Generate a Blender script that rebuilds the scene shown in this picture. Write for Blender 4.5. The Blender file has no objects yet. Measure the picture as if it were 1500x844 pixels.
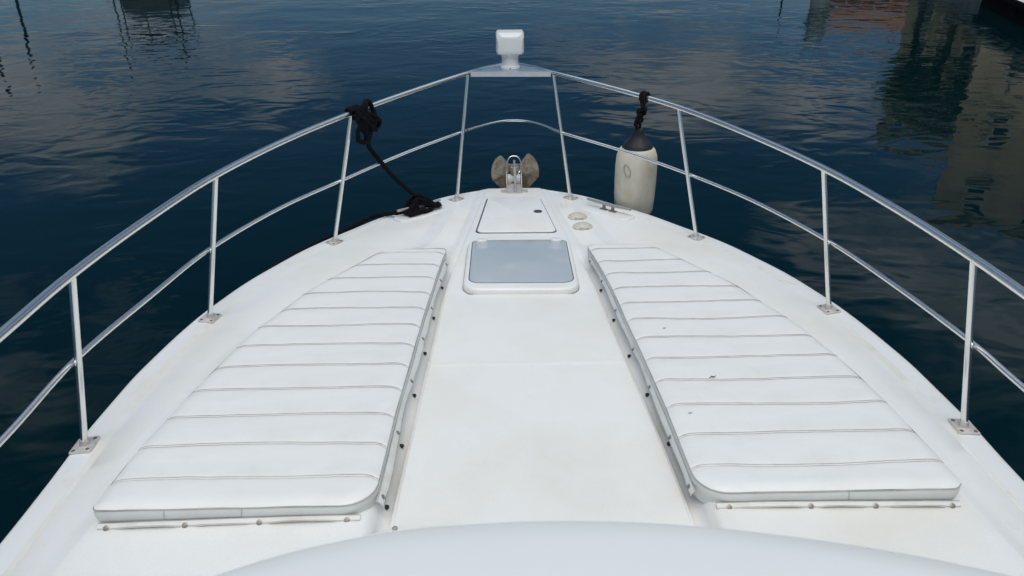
import bpy, bmesh, math, random
from mathutils import Vector, Matrix, noise

random.seed(7)
C = bpy.context.scene.collection
S = bpy.context.scene
R = math.radians
TRIM = R(-4.0)                                  # the foredeck slopes down towards the bow
M = Matrix.Rotation(TRIM, 4, 'X')               # boat frame (x starboard, y forward, z up) -> world

# ------------------------------------------------------------------ camera
cam_d = bpy.data.cameras.new('camera'); cam = bpy.data.objects.new('camera', cam_d); C.objects.link(cam)
S.camera = cam
cam_d.sensor_width = 36.0; cam_d.lens = 25.2
cam_d.dof.use_dof = True; cam_d.dof.focus_distance = 3.2; cam_d.dof.aperture_fstop = 6.3
cam_d.clip_start = 0.05; cam_d.clip_end = 6000
def cam_basis(p, y, r):
    cp, sp, cy, sy = math.cos(p), math.sin(p), math.cos(y), math.sin(y)
    fw = Vector((sy*cp, cy*cp, -sp)); rt = Vector((cy, -sy, 0)); up = rt.cross(fw)
    cr, sr = math.cos(r), math.sin(r)
    return cr*rt + sr*up, -sr*rt + cr*up, fw
_r, _u, _f = cam_basis(0.436296, 0.017943, -0.008086)
cam.matrix_world = M @ Matrix(((_r.x, _u.x, -_f.x, -0.09006), (_r.y, _u.y, -_f.y, 0.0), (_r.z, _u.z, -_f.z, 1.40), (0, 0, 0, 1)))

# ------------------------------------------------------------------ world, sun, exposure
SUN_EL, SUN_AZ = 68.0, 186.0                    # azimuth measured from the bow, + to starboard
W = bpy.data.worlds.new('World'); S.world = W; W.use_nodes = True
nt = W.node_tree; nt.nodes.clear()
def N(t, typ, **kw):
    n = t.nodes.new(typ)
    for k, v in kw.items():
        if hasattr(n, k): setattr(n, k, v)
        else: n.inputs[k].default_value = v
    return n
out = N(nt, 'ShaderNodeOutputWorld'); bg = N(nt, 'ShaderNodeBackground'); bg.inputs['Strength'].default_value = 0.05
sky = N(nt, 'ShaderNodeTexSky', sky_type='NISHITA', sun_disc=False)
sky.sun_elevation = R(SUN_EL); sky.sun_rotation = R(SUN_AZ); sky.air_density = 1.0; sky.dust_density = 0.0; sky.ozone_density = 5.0
tc = N(nt, 'ShaderNodeTexCoord'); sep = N(nt, 'ShaderNodeSeparateXYZ')
nt.links.new(tc.outputs['Generated'], sep.inputs[0])
def wm(op, a, b=None, c=None, t=nt):
    n = N(t, 'ShaderNodeMath', operation=op)
    for i, v in enumerate((a, b, c)):
        if v is None: continue
        if isinstance(v, (int, float)): n.inputs[i].default_value = v
        else: t.links.new(v, n.inputs[i])
    return n.outputs[0]
zc = wm('ADD', wm('MAXIMUM', sep.outputs['Z'], 0.0), 0.22)
cmb = N(nt, 'ShaderNodeCombineXYZ')
nt.links.new(wm('DIVIDE', sep.outputs['X'], zc), cmb.inputs[0]); nt.links.new(wm('DIVIDE', sep.outputs['Y'], zc), cmb.inputs[1])
cmb.inputs[2].default_value = 10.09
n1 = N(nt, 'ShaderNodeTexNoise'); n1.inputs['Scale'].default_value = 0.85; n1.inputs['Detail'].default_value = 7; n1.inputs['Roughness'].default_value = 0.55
nt.links.new(cmb.outputs[0], n1.inputs['Vector'])
cr1 = N(nt, 'ShaderNodeValToRGB'); cr1.color_ramp.elements[0].position = 0.505; cr1.color_ramp.elements[1].position = 0.59
# the cloud deck is closed overhead and breaks up towards the horizon
nt.links.new(wm('ADD', n1.outputs['Fac'], wm('MULTIPLY_ADD', sep.outputs['Z'], 0.24, -0.085)), cr1.inputs[0])
n2 = N(nt, 'ShaderNodeTexNoise'); n2.inputs['Scale'].default_value = 1.7; n2.inputs['Detail'].default_value = 5
nt.links.new(cmb.outputs[0], n2.inputs['Vector'])
cr2 = N(nt, 'ShaderNodeValToRGB')
cr2.color_ramp.elements[0].position = 0.35; cr2.color_ramp.elements[0].color = (3.6, 4.7, 5.5, 1)
cr2.color_ramp.elements[1].position = 0.68; cr2.color_ramp.elements[1].color = (8.2, 8.8, 9.5, 1)
nt.links.new(n2.outputs['Fac'], cr2.inputs[0])
# overcast cloud is about three times brighter overhead than at the horizon
grad = wm('MULTIPLY_ADD', wm('MAXIMUM', sep.outputs['Z'], 0.0), 2.1, 0.52)
cgr = N(nt, 'ShaderNodeVectorMath', operation='SCALE'); nt.links.new(cr2.outputs[0], cgr.inputs[0]); nt.links.new(grad, cgr.inputs['Scale'])
mix = N(nt, 'ShaderNodeMix', data_type='RGBA')
nt.links.new(cr1.outputs[0], mix.inputs[0]); hs = N(nt, 'ShaderNodeHueSaturation'); hs.inputs['Saturation'].default_value = 1.2; nt.links.new(sky.outputs[0], hs.inputs['Color'])
nt.links.new(hs.outputs[0], mix.inputs[6]); nt.links.new(cgr.outputs[0], mix.inputs[7])
nt.links.new(mix.outputs[2], bg.inputs['Color']); nt.links.new(bg.outputs[0], out.inputs[0])

sun_d = bpy.data.lights.new('sun', 'SUN'); sun = bpy.data.objects.new('sun', sun_d); C.objects.link(sun)
sun_d.energy = 1.5; sun_d.angle = R(45); sun_d.color = (1.0, 0.95, 0.87)
sdir = Vector((math.sin(R(SUN_AZ))*math.cos(R(SUN_EL)), math.cos(R(SUN_AZ))*math.cos(R(SUN_EL)), math.sin(R(SUN_EL))))
sun.rotation_euler = sdir.to_track_quat('Z', 'Y').to_euler()
S.view_settings.view_transform = 'Standard'; S.view_settings.look = 'None'
S.view_settings.gamma = 1.0; S.view_settings.use_curve_mapping = False
S.view_settings.exposure = 0.08

# ------------------------------------------------------------------ materials
def mat(name, col, rough=0.5, metal=0.0, ior=None, coat=0.0):
    m = bpy.data.materials.new(name); m.use_nodes = True
    b = m.node_tree.nodes['Principled BSDF']
    b.inputs['Base Color'].default_value = (*col, 1); b.inputs['Roughness'].default_value = rough; b.inputs['Metallic'].default_value = metal
    if ior: b.inputs['IOR'].default_value = ior
    if coat: b.inputs['Coat Weight'].default_value = coat; b.inputs['Coat Roughness'].default_value = 0.08
    return m
def dirty(m, col, dirt, scale=3.0, lo=0.5, hi=0.8, amount=1.0, stretch=(1, 1, 1), detail=6, seed=0.0):
    """mix a second colour into the base colour by noise; can be stacked"""
    t = m.node_tree; b = t.nodes['Principled BSDF']
    tcn = N(t, 'ShaderNodeTexCoord'); mp = N(t, 'ShaderNodeMapping'); mp.inputs['Scale'].default_value = stretch; mp.inputs['Location'].default_value = (seed, seed*1.7, seed*.3)
    ns = N(t, 'ShaderNodeTexNoise'); ns.inputs['Scale'].default_value = scale; ns.inputs['Detail'].default_value = detail; ns.inputs['Roughness'].default_value = 0.6
    rp = N(t, 'ShaderNodeMapRange'); rp.inputs['From Min'].default_value = lo; rp.inputs['From Max'].default_value = hi; rp.inputs['To Max'].default_value = amount
    mx = N(t, 'ShaderNodeMix', data_type='RGBA')
    t.links.new(tcn.outputs['Object'], mp.inputs[0]); t.links.new(mp.outputs[0], ns.inputs['Vector']); t.links.new(ns.outputs['Fac'], rp.inputs['Value'])
    t.links.new(rp.outputs[0], mx.inputs[0])
    src = b.inputs['Base Color']
    if src.is_linked: t.links.new(src.links[0].from_socket, mx.inputs[6])
    else: mx.inputs[6].default_value = src.default_value[:]
    mx.inputs[7].default_value = (*dirt, 1)
    t.links.new(mx.outputs[2], src)
    return m
def bump(m, scale=80, dist=0.001, strength=0.5, stretch=(1, 1, 1), detail=3, kind='noise'):
    t = m.node_tree; b = t.nodes['Principled BSDF']
    tcn = N(t, 'ShaderNodeTexCoord'); mp = N(t, 'ShaderNodeMapping'); mp.inputs['Scale'].default_value = stretch
    if kind == 'noise':
        ns = N(t, 'ShaderNodeTexNoise'); ns.inputs['Detail'].default_value = detail; h = ns.outputs['Fac']
    else:
        ns = N(t, 'ShaderNodeTexVoronoi'); h = ns.outputs['Distance']
    ns.inputs['Scale'].default_value = scale
    bp = N(t, 'ShaderNodeBump'); bp.inputs['Strength'].default_value = strength; bp.inputs['Distance'].default_value = dist
    t.links.new(tcn.outputs['Object'], mp.inputs[0]); t.links.new(mp.outputs[0], ns.inputs['Vector']); t.links.new(h, bp.inputs['Height'])
    if b.inputs['Normal'].is_linked: t.links.new(b.inputs['Normal'].links[0].from_socket, bp.inputs['Normal'])
    t.links.new(bp.outputs[0], b.inputs['Normal'])
    return m
WHITE = (0.82, 0.815, 0.80)
gel = mat('gelcoat', WHITE, 0.28)
dirty(gel, WHITE, (0.74, 0.705, 0.62), 2.2, 0.48, 0.72, 0.7); dirty(gel, WHITE, (0.58, 0.54, 0.46), 9, 0.60, 0.85, 0.5, seed=4); dirty(gel, WHITE, (0.30, 0.27, 0.22), 130, 0.72, 0.80, 0.5, seed=11, detail=2)
groove_m = mat('stained_groove', (0.77, 0.745, 0.68), 0.5); dirty(groove_m, WHITE, (0.82, 0.81, 0.785), 4, 0.4, 0.6, 0.8); dirty(groove_m, WHITE, (0.60, 0.53, 0.40), 7, 0.55, 0.75, 0.6, seed=7)
grip = mat('non_skid', (0.82, 0.812, 0.793), 0.55)
dirty(grip, WHITE, (0.73, 0.695, 0.61), 1.6, 0.45, 0.72, 0.7); dirty(grip, WHITE, (0.60, 0.56, 0.49), 14, 0.66, 0.85, 0.4, seed=2)
dirty(grip, WHITE, (0.70, 0.69, 0.66), 260, 0.5, 0.75, 0.35, seed=9, detail=2)
bump(grip, 330, 0.0012, 0.45, kind='voronoi')
smooth_gel = mat('coaming_gelcoat', (0.83, 0.83, 0.825), 0.22)
dirty(smooth_gel, WHITE, (0.70, 0.70, 0.70), 1.3, 0.5, 0.8, 0.3)
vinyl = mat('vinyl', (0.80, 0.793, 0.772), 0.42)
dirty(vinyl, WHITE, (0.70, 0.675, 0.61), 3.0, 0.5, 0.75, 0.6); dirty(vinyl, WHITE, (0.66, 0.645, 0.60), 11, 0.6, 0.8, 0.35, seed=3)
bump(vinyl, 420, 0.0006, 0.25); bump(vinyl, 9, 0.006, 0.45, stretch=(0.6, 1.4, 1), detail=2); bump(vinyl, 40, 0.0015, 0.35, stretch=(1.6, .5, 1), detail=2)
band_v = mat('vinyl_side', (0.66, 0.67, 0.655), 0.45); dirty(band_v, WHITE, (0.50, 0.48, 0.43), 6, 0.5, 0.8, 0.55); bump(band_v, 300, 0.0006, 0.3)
flap_m = mat('flap_vinyl', (0.74, 0.735, 0.70), 0.5); dirty(flap_m, WHITE, (0.50, 0.46, 0.38), 9, 0.5, 0.8, 0.6)
thread = mat('thread', (0.52, 0.505, 0.48), 0.9); dirty(thread, WHITE, (0.27, 0.26, 0.24), 5, 0.42, 0.66, 0.8)
pipe_m = mat('piping_cord', (0.42, 0.41, 0.385), 0.8); dirty(pipe_m, WHITE, (0.16, 0.15, 0.13), 8, 0.45, 0.7, 0.7)
steel = mat('stainless', (0.86, 0.845, 0.82), 0.26, 1.0); dirty(steel, WHITE, (0.55, 0.50, 0.44), 30, 0.62, 0.8, 0.5)
bump(steel, 60, 0.0004, 0.3)
plate_m = mat('plate_steel', (0.74, 0.70, 0.65), 0.55, 0.75); dirty(plate_m, WHITE, (0.46, 0.36, 0.27), 50, 0.5, 0.75, 0.7)
screw_m = mat('screw', (0.16, 0.14, 0.12), 0.45, 0.9)
alu = mat('aluminium', (0.70, 0.72, 0.76), 0.32, 1.0); dirty(alu, WHITE, (0.58, 0.58, 0.6), 25, 0.5, 0.8, 0.6)
snap_m = mat('snap', (0.40, 0.37, 0.32), 0.5, 0.8); dirty(snap_m, WHITE, (0.22, 0.19, 0.15), 120, 0.45, 0.65, 0.8)
stud_m = mat('stud', (0.06, 0.055, 0.045), 0.5, 0.6)
gask = mat('gasket', (0.05, 0.055, 0.06), 0.7)
seal_m = mat('grey_seal', (0.30, 0.31, 0.32), 0.7)
lampw = mat('lamp_plastic', (0.76, 0.765, 0.745), 0.30, coat=0.4); dirty(lampw, WHITE, (0.66, 0.64, 0.58), 14, 0.55, 0.8, 0.4)
capp = mat('filler_plastic', (0.62, 0.58, 0.50), 0.5); dirty(capp, (0.62, 0.58, 0.50), (0.42, 0.37, 0.29), 30, 0.5, 0.75, 0.6)
glassm = mat('hatch_acrylic', (0.44, 0.485, 0.525), 0.22, coat=0.5)
dirty(glassm, (0.44, 0.485, 0.525), (0.49, 0.53, 0.56), 4, 0.45, 0.7, 0.7); dirty(glassm, WHITE, (0.37, 0.42, 0.465), 7, 0.6, 0.8, 0.4, seed=5)
ropem = mat('black_rope', (0.0035, 0.0035, 0.005), 0.95); bump(ropem, 400, 0.002, 0.6)
ropem2 = mat('faded_rope', (0.010, 0.009, 0.010), 0.95); bump(ropem2, 400, 0.002, 0.6)
for m_ in (ropem, ropem2): m_.node_tree.nodes['Principled BSDF'].inputs['Specular IOR Level'].default_value = 0.2
fendm = mat('fender_vinyl', (0.72, 0.665, 0.53), 0.5); dirty(fendm, (0.54, 0.495, 0.385), (0.48, 0.43, 0.31), 5, 0.45, 0.72, 0.7, stretch=(1, 1, .6)); dirty(fendm, WHITE, (0.22, 0.19, 0.13), 7, 0.49, 0.76, 0.6, seed=6, stretch=(1, 1, .7), detail=9)
bump(fendm, 30, 0.002, 0.3)
fendcap = mat('fender_cap', (0.012, 0.013, 0.020), 0.5)
galv = mat('galvanised', (0.50, 0.43, 0.32), 0.6, 0.1)
dirty(galv, (0.28, 0.225, 0.15), (0.24, 0.17, 0.10), 22, 0.40, 0.60, 0.85); dirty(galv, WHITE, (0.55, 0.51, 0.44), 70, 0.58, 0.75, 0.6, seed=8); bump(galv, 90, 0.003, 0.5)
leafdry = mat('dry_leaf', (0.10, 0.07, 0.035), 0.8)

# ------------------------------------------------------------------ object helpers
ORG = {}
def add(name, verts, faces, m, parent=None, world=False, smooth=True, sharp=35, mats=None, fmat=None, **props):
    """one mesh object; verts in the boat frame (or the world frame when top-level with world=True)"""
    vs = [Vector(v) for v in verts]
    lo = Vector((min(v[i] for v in vs) for i in range(3))); hi = Vector((max(v[i] for v in vs) for i in range(3)))
    c = (lo+hi)/2
    me = bpy.data.meshes.new(name)
    me.from_pydata([v-c for v in vs], [], faces)
    for mm in (mats or [m]): me.materials.append(mm)
    if fmat: me.polygons.foreach_set('material_index', fmat)
    bm = bmesh.new(); bm.from_mesh(me); bmesh.ops.recalc_face_normals(bm, faces=bm.faces); bm.to_mesh(me); bm.free()
    if smooth:
        me.polygons.foreach_set('use_smooth', [True]*len(me.polygons)); me.set_sharp_from_angle(angle=R(sharp))
    o = bpy.data.objects.new(name, me); C.objects.link(o)
    ORG[o] = c
    if parent is not None:
        o.parent = parent; o.location = c - ORG[parent]
    else:
        T = Matrix.Translation(c)
        o.matrix_world = T if world else M @ T
    for k, v in props.items(): o[k] = v
    return o
def thing(name, label, cat, at, world=False, group=None):
    o = bpy.data.objects.new(name, None); C.objects.link(o); o.empty_display_size = 0.1
    p = Vector(at); ORG[o] = p
    o.matrix_world = Matrix.Translation(p) if world else M @ Matrix.Translation(p)
    o['label'] = label; o['category'] = cat
    if group: o['group'] = group
    return o
class MB:
    """collects simple shapes into one mesh"""
    def __init__(s): s.v = []; s.f = []; s.mi = []
    def add(s, vs, fs, mi=0):
        k = len(s.v); s.v += [tuple(v) for v in vs]; s.f += [tuple(i+k for i in f) for f in fs]; s.mi += [mi]*len(fs); return s
    def build(s, name, m, parent=None, mats=None, **kw):
        return add(name, s.v, s.f, m, parent, mats=mats, fmat=s.mi if mats else None, **kw)
def catmull(pts, n=8, closed=False):
    P = [Vector(p) for p in pts]; L = len(P); outp = []
    for i in range(L if closed else L-1):
        if closed: a, b, c, d = P[(i-1) % L], P[i], P[(i+1) % L], P[(i+2) % L]
        else: a, b, c, d = P[max(i-1, 0)], P[i], P[i+1], P[min(i+2, L-1)]
        for k in range(n):
            t = k/n
            outp.append(0.5*((2*b)+(c-a)*t+(2*a-5*b+4*c-d)*t*t+(3*b-a-3*c+d)*t*t*t))
    if not closed: outp.append(P[-1])
    return outp
def resample(P, step):
    o = [P[0].copy()]; acc = 0.0
    for a, b in zip(P, P[1:]):
        d = (b-a).length
        while d > 1e-9 and acc + d >= step:
            t = (step-acc)/d; a = a.lerp(b, t); o.append(a.copy()); d = (b-a).length; acc = 0.0
        acc += d
    if (o[-1]-P[-1]).length > step*.3: o.append(P[-1].copy())
    return o
def tube(path, r, n=10, closed=False, caps=True, lobes=0, pitch=0.07, amp=0.16):
    P = [Vector(p) for p in path]; L = len(P); vs = []; fs = []
    t0 = (P[1]-P[0]).normalized(); ref = Vector((0, 0, 1)) if abs(t0.z) < .9 else Vector((1, 0, 0))
    u = t0.cross(ref).normalized(); s = 0.0
    for i in range(L):
        if closed: t = (P[(i+1) % L]-P[i-1]).normalized()
        else: t = (P[min(i+1, L-1)]-P[max(i-1, 0)]).normalized()
        u = (u - t*u.dot(t)).normalized(); w = t.cross(u)
        if i: s += (P[i]-P[i-1]).length
        rr = r(i/(L-1)) if callable(r) else r
        for k in range(n):
            a = 2*math.pi*k/n; q = rr
            if lobes: q = rr*(1+amp*(math.cos(lobes*a - 2*math.pi*s/pitch)))
            vs.append(P[i]+(u*math.cos(a)+w*math.sin(a))*q)
    for i in range(L if closed else L-1):
        j = (i+1) % L
        for k in range(n): fs.append((i*n+k, i*n+(k+1) % n, j*n+(k+1) % n, j*n+k))
    if caps and not closed: fs.append(tuple(range(n))); fs.append(tuple((L-1)*n+k for k in range(n)))
    return vs, fs
def rope(pts, r=0.011, closed=False, sub=10):
    P = resample(catmull(pts, sub, closed), 0.006)
    return tube(P, r, 12, False, True, 3, 0.055, 0.15)
def box(c, sx, sy, sz, ax=None, ay=None, az=None):
    c = Vector(c); ax = Vector(ax or (1, 0, 0)); ay = Vector(ay or (0, 1, 0)); az = Vector(az or (0, 0, 1))
    vs = [c+ax*(i*sx/2)+ay*(j*sy/2)+az*(k*sz/2) for k in (-1, 1) for j in (-1, 1) for i in (-1, 1)]
    return vs, [(0, 2, 3, 1), (4, 5, 7, 6), (0, 1, 5, 4), (2, 6, 7, 3), (0, 4, 6, 2), (1, 3, 7, 5)]
def lathe(c, prof, n=24, axis=(0, 0, 1)):
    c = Vector(c); a = Vector(axis).normalized(); ref = Vector((1, 0, 0)) if abs(a.x) < .9 else Vector((0, 1, 0))
    u = a.cross(ref).normalized(); w = a.cross(u); vs = []; fs = []
    for r, z in prof:
        for k in range(n):
            t = 2*math.pi*k/n; vs.append(c+a*z+(u*math.cos(t)+w*math.sin(t))*max(r, 1e-5))
    for i in range(len(prof)-1):
        for k in range(n): fs.append((i*n+k, i*n+(k+1) % n, (i+1)*n+(k+1) % n, (i+1)*n+k))
    fs.append(tuple(range(n))); fs.append(tuple((len(prof)-1)*n+k for k in range(n)))
    return vs, fs
def round_poly(P, rad, n=6):
    """polygon (x,y) with rounded corners; rad a number or one per corner"""
    L = len(P); o = []
    for i in range(L):
        a, b, c = Vector(P[i-1]), Vector(P[i]), Vector(P[(i+1) % L])
        r = rad[i] if isinstance(rad, (list, tuple)) else rad
        d1, d2 = (a-b).normalized(), (c-b).normalized(); ang = d1.angle(d2)/2
        if r < 1e-5: o.append(b); continue
        cut = r/math.tan(ang); cen = b+(d1+d2).normalized()*(r/math.sin(ang))
        p, q = b+d1*cut-cen, b+d2*cut-cen
        tot = p.angle_signed(q)
        for k in range(n+1):
            t = -tot*k/n; o.append(cen+Vector((p.x*math.cos(t)-p.y*math.sin(t), p.x*math.sin(t)+p.y*math.cos(t))))
    return o
def inset(P, d):
    L = len(P); o = []
    area = sum(P[i].x*P[(i+1) % L].y-P[(i+1) % L].x*P[i].y for i in range(L)); sg = 1 if area > 0 else -1
    for i in range(L):
        e1 = (P[i]-P[i-1]).normalized(); e2 = (P[(i+1) % L]-P[i]).normalized()
        n1_ = Vector((-e1.y, e1.x))*sg; n2_ = Vector((-e2.y, e2.x))*sg
        m_ = (n1_+n2_); m_ = m_/max(m_.length_squared/2, .4)
        o.append(P[i]+m_*d)
    return o
def slab(P, z0, z1, bev=0.003, seg=3, zf=None):
    """vertical-sided slab with a rounded top edge; zf(x,y) adds a height"""
    zf = zf or (lambda x, y: 0.0); rings = [(0, z0), (0, z1-bev)]
    for k in range(1, seg+1):
        a = math.pi/2*k/seg; rings.append((bev*(1-math.cos(a)), z1-bev+bev*math.sin(a)))
    vs = []; fs = []; L = len(P)
    for d, z in rings:
        for q in (inset(P, d) if d else P): vs.append((q.x, q.y, z+zf(q.x, q.y)))
    for i in range(len(rings)-1):
        for k in range(L): fs.append((i*L+k, i*L+(k+1) % L, (i+1)*L+(k+1) % L, (i+1)*L+k))
    fs.append(tuple((len(rings)-1)*L+k for k in range(L)))
    return vs, fs
def interp(x, T):
    """smooth monotone interpolation in a table of (x, y), x increasing"""
    if x <= T[0][0]: return T[0][1]
    if x >= T[-1][0]: return T[-1][1]
    for i in range(len(T)-1):
        if T[i][0] <= x <= T[i+1][0]:
            x0, y0 = T[i]; x1, y1 = T[i+1]; h = x1-x0; d = (y1-y0)/h
            def sl(j):
                if j <= 0 or j >= len(T)-1: return None
                a = (T[j][1]-T[j-1][1])/(T[j][0]-T[j-1][0]); b = (T[j+1][1]-T[j][1])/(T[j+1][0]-T[j][0])
                return 0.0 if a*b <= 0 else 2*a*b/(a+b)
            m0 = sl(i); m1 = sl(i+1)
            m0 = d if m0 is None else m0; m1 = d if m1 is None else m1
            t = (x-x0)/h
            return (2*t**3-3*t*t+1)*y0+(t**3-2*t*t+t)*h*m0+(-2*t**3+3*t*t)*y1+(t**3-t*t)*h*m1
def sstep(a, b, x):
    t = min(1, max(0, (x-a)/(b-a))); return t*t*(3-2*t)

# ------------------------------------------------------------------ water
WATER_Z = -1.45
wat = mat('harbour_water', (0.0007, 0.0098, 0.0125), 0.02, ior=1.333)
t = wat.node_tree; b = t.nodes['Principled BSDF']; b.inputs['Specular IOR Level'].default_value = 0.28
tcw = N(t, 'ShaderNodeTexCoord')
def wnoise(scale, stretch, rot, detail, rough=0.5, dist=0.0):
    mp = N(t, 'ShaderNodeMapping'); mp.inputs['Scale'].default_value = stretch; mp.inputs['Rotation'].default_value = (0, 0, R(rot))
    ns = N(t, 'ShaderNodeTexNoise'); ns.inputs['Scale'].default_value = scale; ns.inputs['Detail'].default_value = detail; ns.inputs['Roughness'].default_value = rough; ns.inputs['Distortion'].default_value = dist
    t.links.new(tcw.outputs['Object'], mp.inputs[0]); t.links.new(mp.outputs[0], ns.inputs['Vector']); return ns.outputs['Fac']
big = wnoise(0.5, (0.8, 1.2, 1), -25, 1.5)
midw = wnoise(1.5, (0.8, 1.25, 1), -38, 1.5, 0.4, 1.2)
fine = wnoise(4.2, (0.7, 1.2, 1), 25, 1)
patch = wnoise(0.22, (1, 1, 1), 0, 3, 0.6)
pr_ = N(t, 'ShaderNodeMapRange'); pr_.inputs['From Min'].default_value = 0.38; pr_.inputs['From Max'].default_value = 0.62; pr_.inputs['To Min'].default_value = 0.22; pr_.inputs['To Max'].default_value = 1.0
t.links.new(patch, pr_.inputs['Value'])
hgt = wm('ADD', wm('ADD', wm('MULTIPLY', big, 0.022, t=t), wm('MULTIPLY', wm('MULTIPLY', midw, 0.015, t=t), pr_.outputs[0], t=t), t=t), wm('MULTIPLY', wm('MULTIPLY', fine, 0.0030, t=t), pr_.outputs[0], t=t), t=t)
bp = N(t, 'ShaderNodeBump'); bp.inputs['Strength'].default_value = 1.0; bp.inputs['Distance'].default_value = 1.0
t.links.new(hgt, bp.inputs['Height']); t.links.new(bp.outputs[0], b.inputs['Normal'])
g = MB(); g.add([(-3000, -3000, WATER_Z), (3000, -3000, WATER_Z), (3000, 3000, WATER_Z), (-3000, 3000, WATER_Z)], [(0, 1, 2, 3)])
wo = g.build('water', wat, world=True, smooth=False); wo['kind'] = 'structure'

# ------------------------------------------------------------------ motor yacht: hull and deck
yacht = thing('motor_yacht', 'white motor yacht, its foredeck ringed by stainless rails filling the view', 'boat', (0, 0, -0.03))
EDGE = [(-1.5, 1.40), (0.4, 1.44), (1.0, 1.452), (1.5, 1.458), (1.72, 1.466), (2.0, 1.482), (2.25, 1.481), (2.5, 1.462), (2.75, 1.428), (3.0, 1.368), (3.15, 1.322), (3.35, 1.240),
        (3.55, 1.152), (3.7, 1.068), (3.86, 0.965), (4.1, 0.806), (4.28, 0.645), (4.46, 0.455), (4.55, 0.30), (4.60, 0.19), (4.625, 0.10), (4.635, 0.02)]
CREASE = [(-1.5, 1.20), (1.1, 1.222), (1.49, 1.193), (1.60, 1.186), (1.88, 1.162), (2.18, 1.119), (2.48, 1.066), (2.65, 1.0), (2.8, 0.950), (2.95, 0.876), (3.08, 0.80), (3.24, 0.71), (3.4, 0.60), (3.6, 0.46), (4.7, 0.3)]
SPH = [(-1.5, 0.425), (1.5, 0.4145), (1.75, 0.407), (2.05, 0.394), (2.3, 0.3805), (2.55, 0.369), (2.9, 0.3545), (3.2, 0.332), (3.5, 0.298), (4.0, 0.242), (4.47, 0.193), (4.7, 0.18)]
SPX = [(-1.5, 0.012), (1.75, 0.0135), (2.05, 0.0115), (2.3, 0.0075), (2.55, 0.006), (2.9, 0.004), (4.7, 0.008)]
def plat(y): return 0.040*(1-sstep(3.32, 3.62, y))*(0.75+0.25*sstep(1.2, 1.5, y)) - 0.016*sstep(3.32, 3.62, y)
def raised(y): return 1-sstep(3.2, 4.2, y)
def deck_row(y, side):
    u = raised(y); h = 0.016*u
    e = interp(y, EDGE)*(1-.0112*u); s = interp(y, SPH); xc = interp(y, SPX)*side; c = interp(y, CREASE)
    p = plat(y); lift = sstep(3.3, 3.6, y)
    s0 = s + xc; gt = 0.030*(1-sstep(3.05, 3.45, y)); ro = 0.0
    cols = [(0, 0), (s0*0.5, 0), (s0-0.03, 0), (s0-0.012, 0.0), (s0-0.005, -0.0015), (s0-0.001, -0.005), (s0+0.001, -0.006-gt),
            (s0+0.010, -0.004-gt+min(p, 0)*.2), (s0+0.034, p*0.35-.3*gt), (s0+0.046, p*.8), (s0+0.066, p),
            ((s0+c)/2, p*.85), (c-0.03, p*.64), (c-0.004, p*.62), (c+0.006, p*.58-.001), (c+0.03, p*.48-.0035), (c+0.06, p*.38-.006), (c+0.085, p*.30-.008+.4*h), ((c+e)/2+0.03, p*.15-.021+.8*h),
            (e-0.105, -0.030+h), (e-0.092, -0.0275+h), (e-0.082, -0.0255+h), (e-0.05, -0.0255+h), (e-0.02, -0.027+h), (e-0.008, -0.031+h), (e-0.002, -0.038+h), (e, -0.049+h), (e+0.001, -0.075)]
    n = len(cols); o = []
    lim = e
    for k in range(n-1, -1, -1):
        x, z = cols[k]
        if k == n-1: lim = x
        else:
            x = min(x, lim-0.0006); lim = x
        o.append((max(x, 0.0006*k), z))
    o.reverse()
    if y > 4.2:                     # bow: everything eases on to the toe of the rim
        q = sstep(4.2, 4.62, y)
        o = [(x, z if k < 7 else z*(1-.25*q)) for k, (x, z) in enumerate(o)]
        if e < 0.34:                # in front of the locker the plinth falls off to the stem
            f_ = sstep(4.55, 4.63, y)
            o = [(x, z-0.028*f_ if k < 20 else z) for k, (x, z) in enumerate(o)]
    return o
def deckz(x, y):
    row = deck_row(y, 1 if x >= 0 else -1); a = abs(x)
    for (xa, za), (xb, zb) in zip(row, row[1:]):
        if xa <= a <= xb: return za+(zb-za)*(a-xa)/max(1e-6, xb-xa)
    return row[-1][1] if a > row[-1][0] else row[0][1]
rows = [-1.5, -0.6, 0.3, 0.9, 1.2, 1.35, 1.45]
y_ = 1.5
while y_ < 4.40: rows.append(y_); y_ += 0.04
rows += [4.40+0.235*(1-(1-k/22)**2) for k in range(23)]
vs = []; fs = []; NC = None
for y_ in rows:
    L_ = [(-x, y_, z) for x, z in deck_row(y_, -1)][::-1]; R_ = [(x, y_, z) for x, z in deck_row(y_, 1)][1:]
    rw = L_[:-1]+[(0, y_, L_[-1][2])]+R_; NC = len(rw); vs += rw
for i in range(len(rows)-1):
    for k in range(NC-1): fs.append((i*NC+k, i*NC+k+1, (i+1)*NC+k+1, (i+1)*NC+k))
HALF = NC//2; zone = []
for i in range(len(rows)-1):
    for k in range(NC-1):
        q = HALF-1-k if k < HALF else k-HALF
        zone.append(2 if q in (19, 20) else 1 if (9 <= q <= 12 or 17 <= q <= 18) and rows[i] < 4.15 else 0)
add('foredeck', vs, fs, gel, yacht, sharp=60, mats=[gel, grip, groove_m], fmat=zone)
# hull sides, raking in and forward-raked stem
vs = []; fs = []
hr = [r_ for r_ in rows]
for y_ in hr:
    e = interp(y_, EDGE)
    for sd in (-1, 1):
        for q in (0, .06, .3, .65, 1.0):
            z = -0.060 - q*1.75 + 0.0
            yy = y_ - 0.85*q*max(0, (y_-1.0)/3.6)**1.5
            vs.append((sd*(e-0.004)*(1-0.42*q**0.8*(0.35+0.65*sstep(0, 4.4, y_))), yy, z))
for i in range(len(hr)-1):
    for sd in range(2):
        for k in range(4):
            a = i*10+sd*5+k; fs.append((a, a+1, a+11, a+10))
add('hull', vs, fs, gel, yacht)

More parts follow.
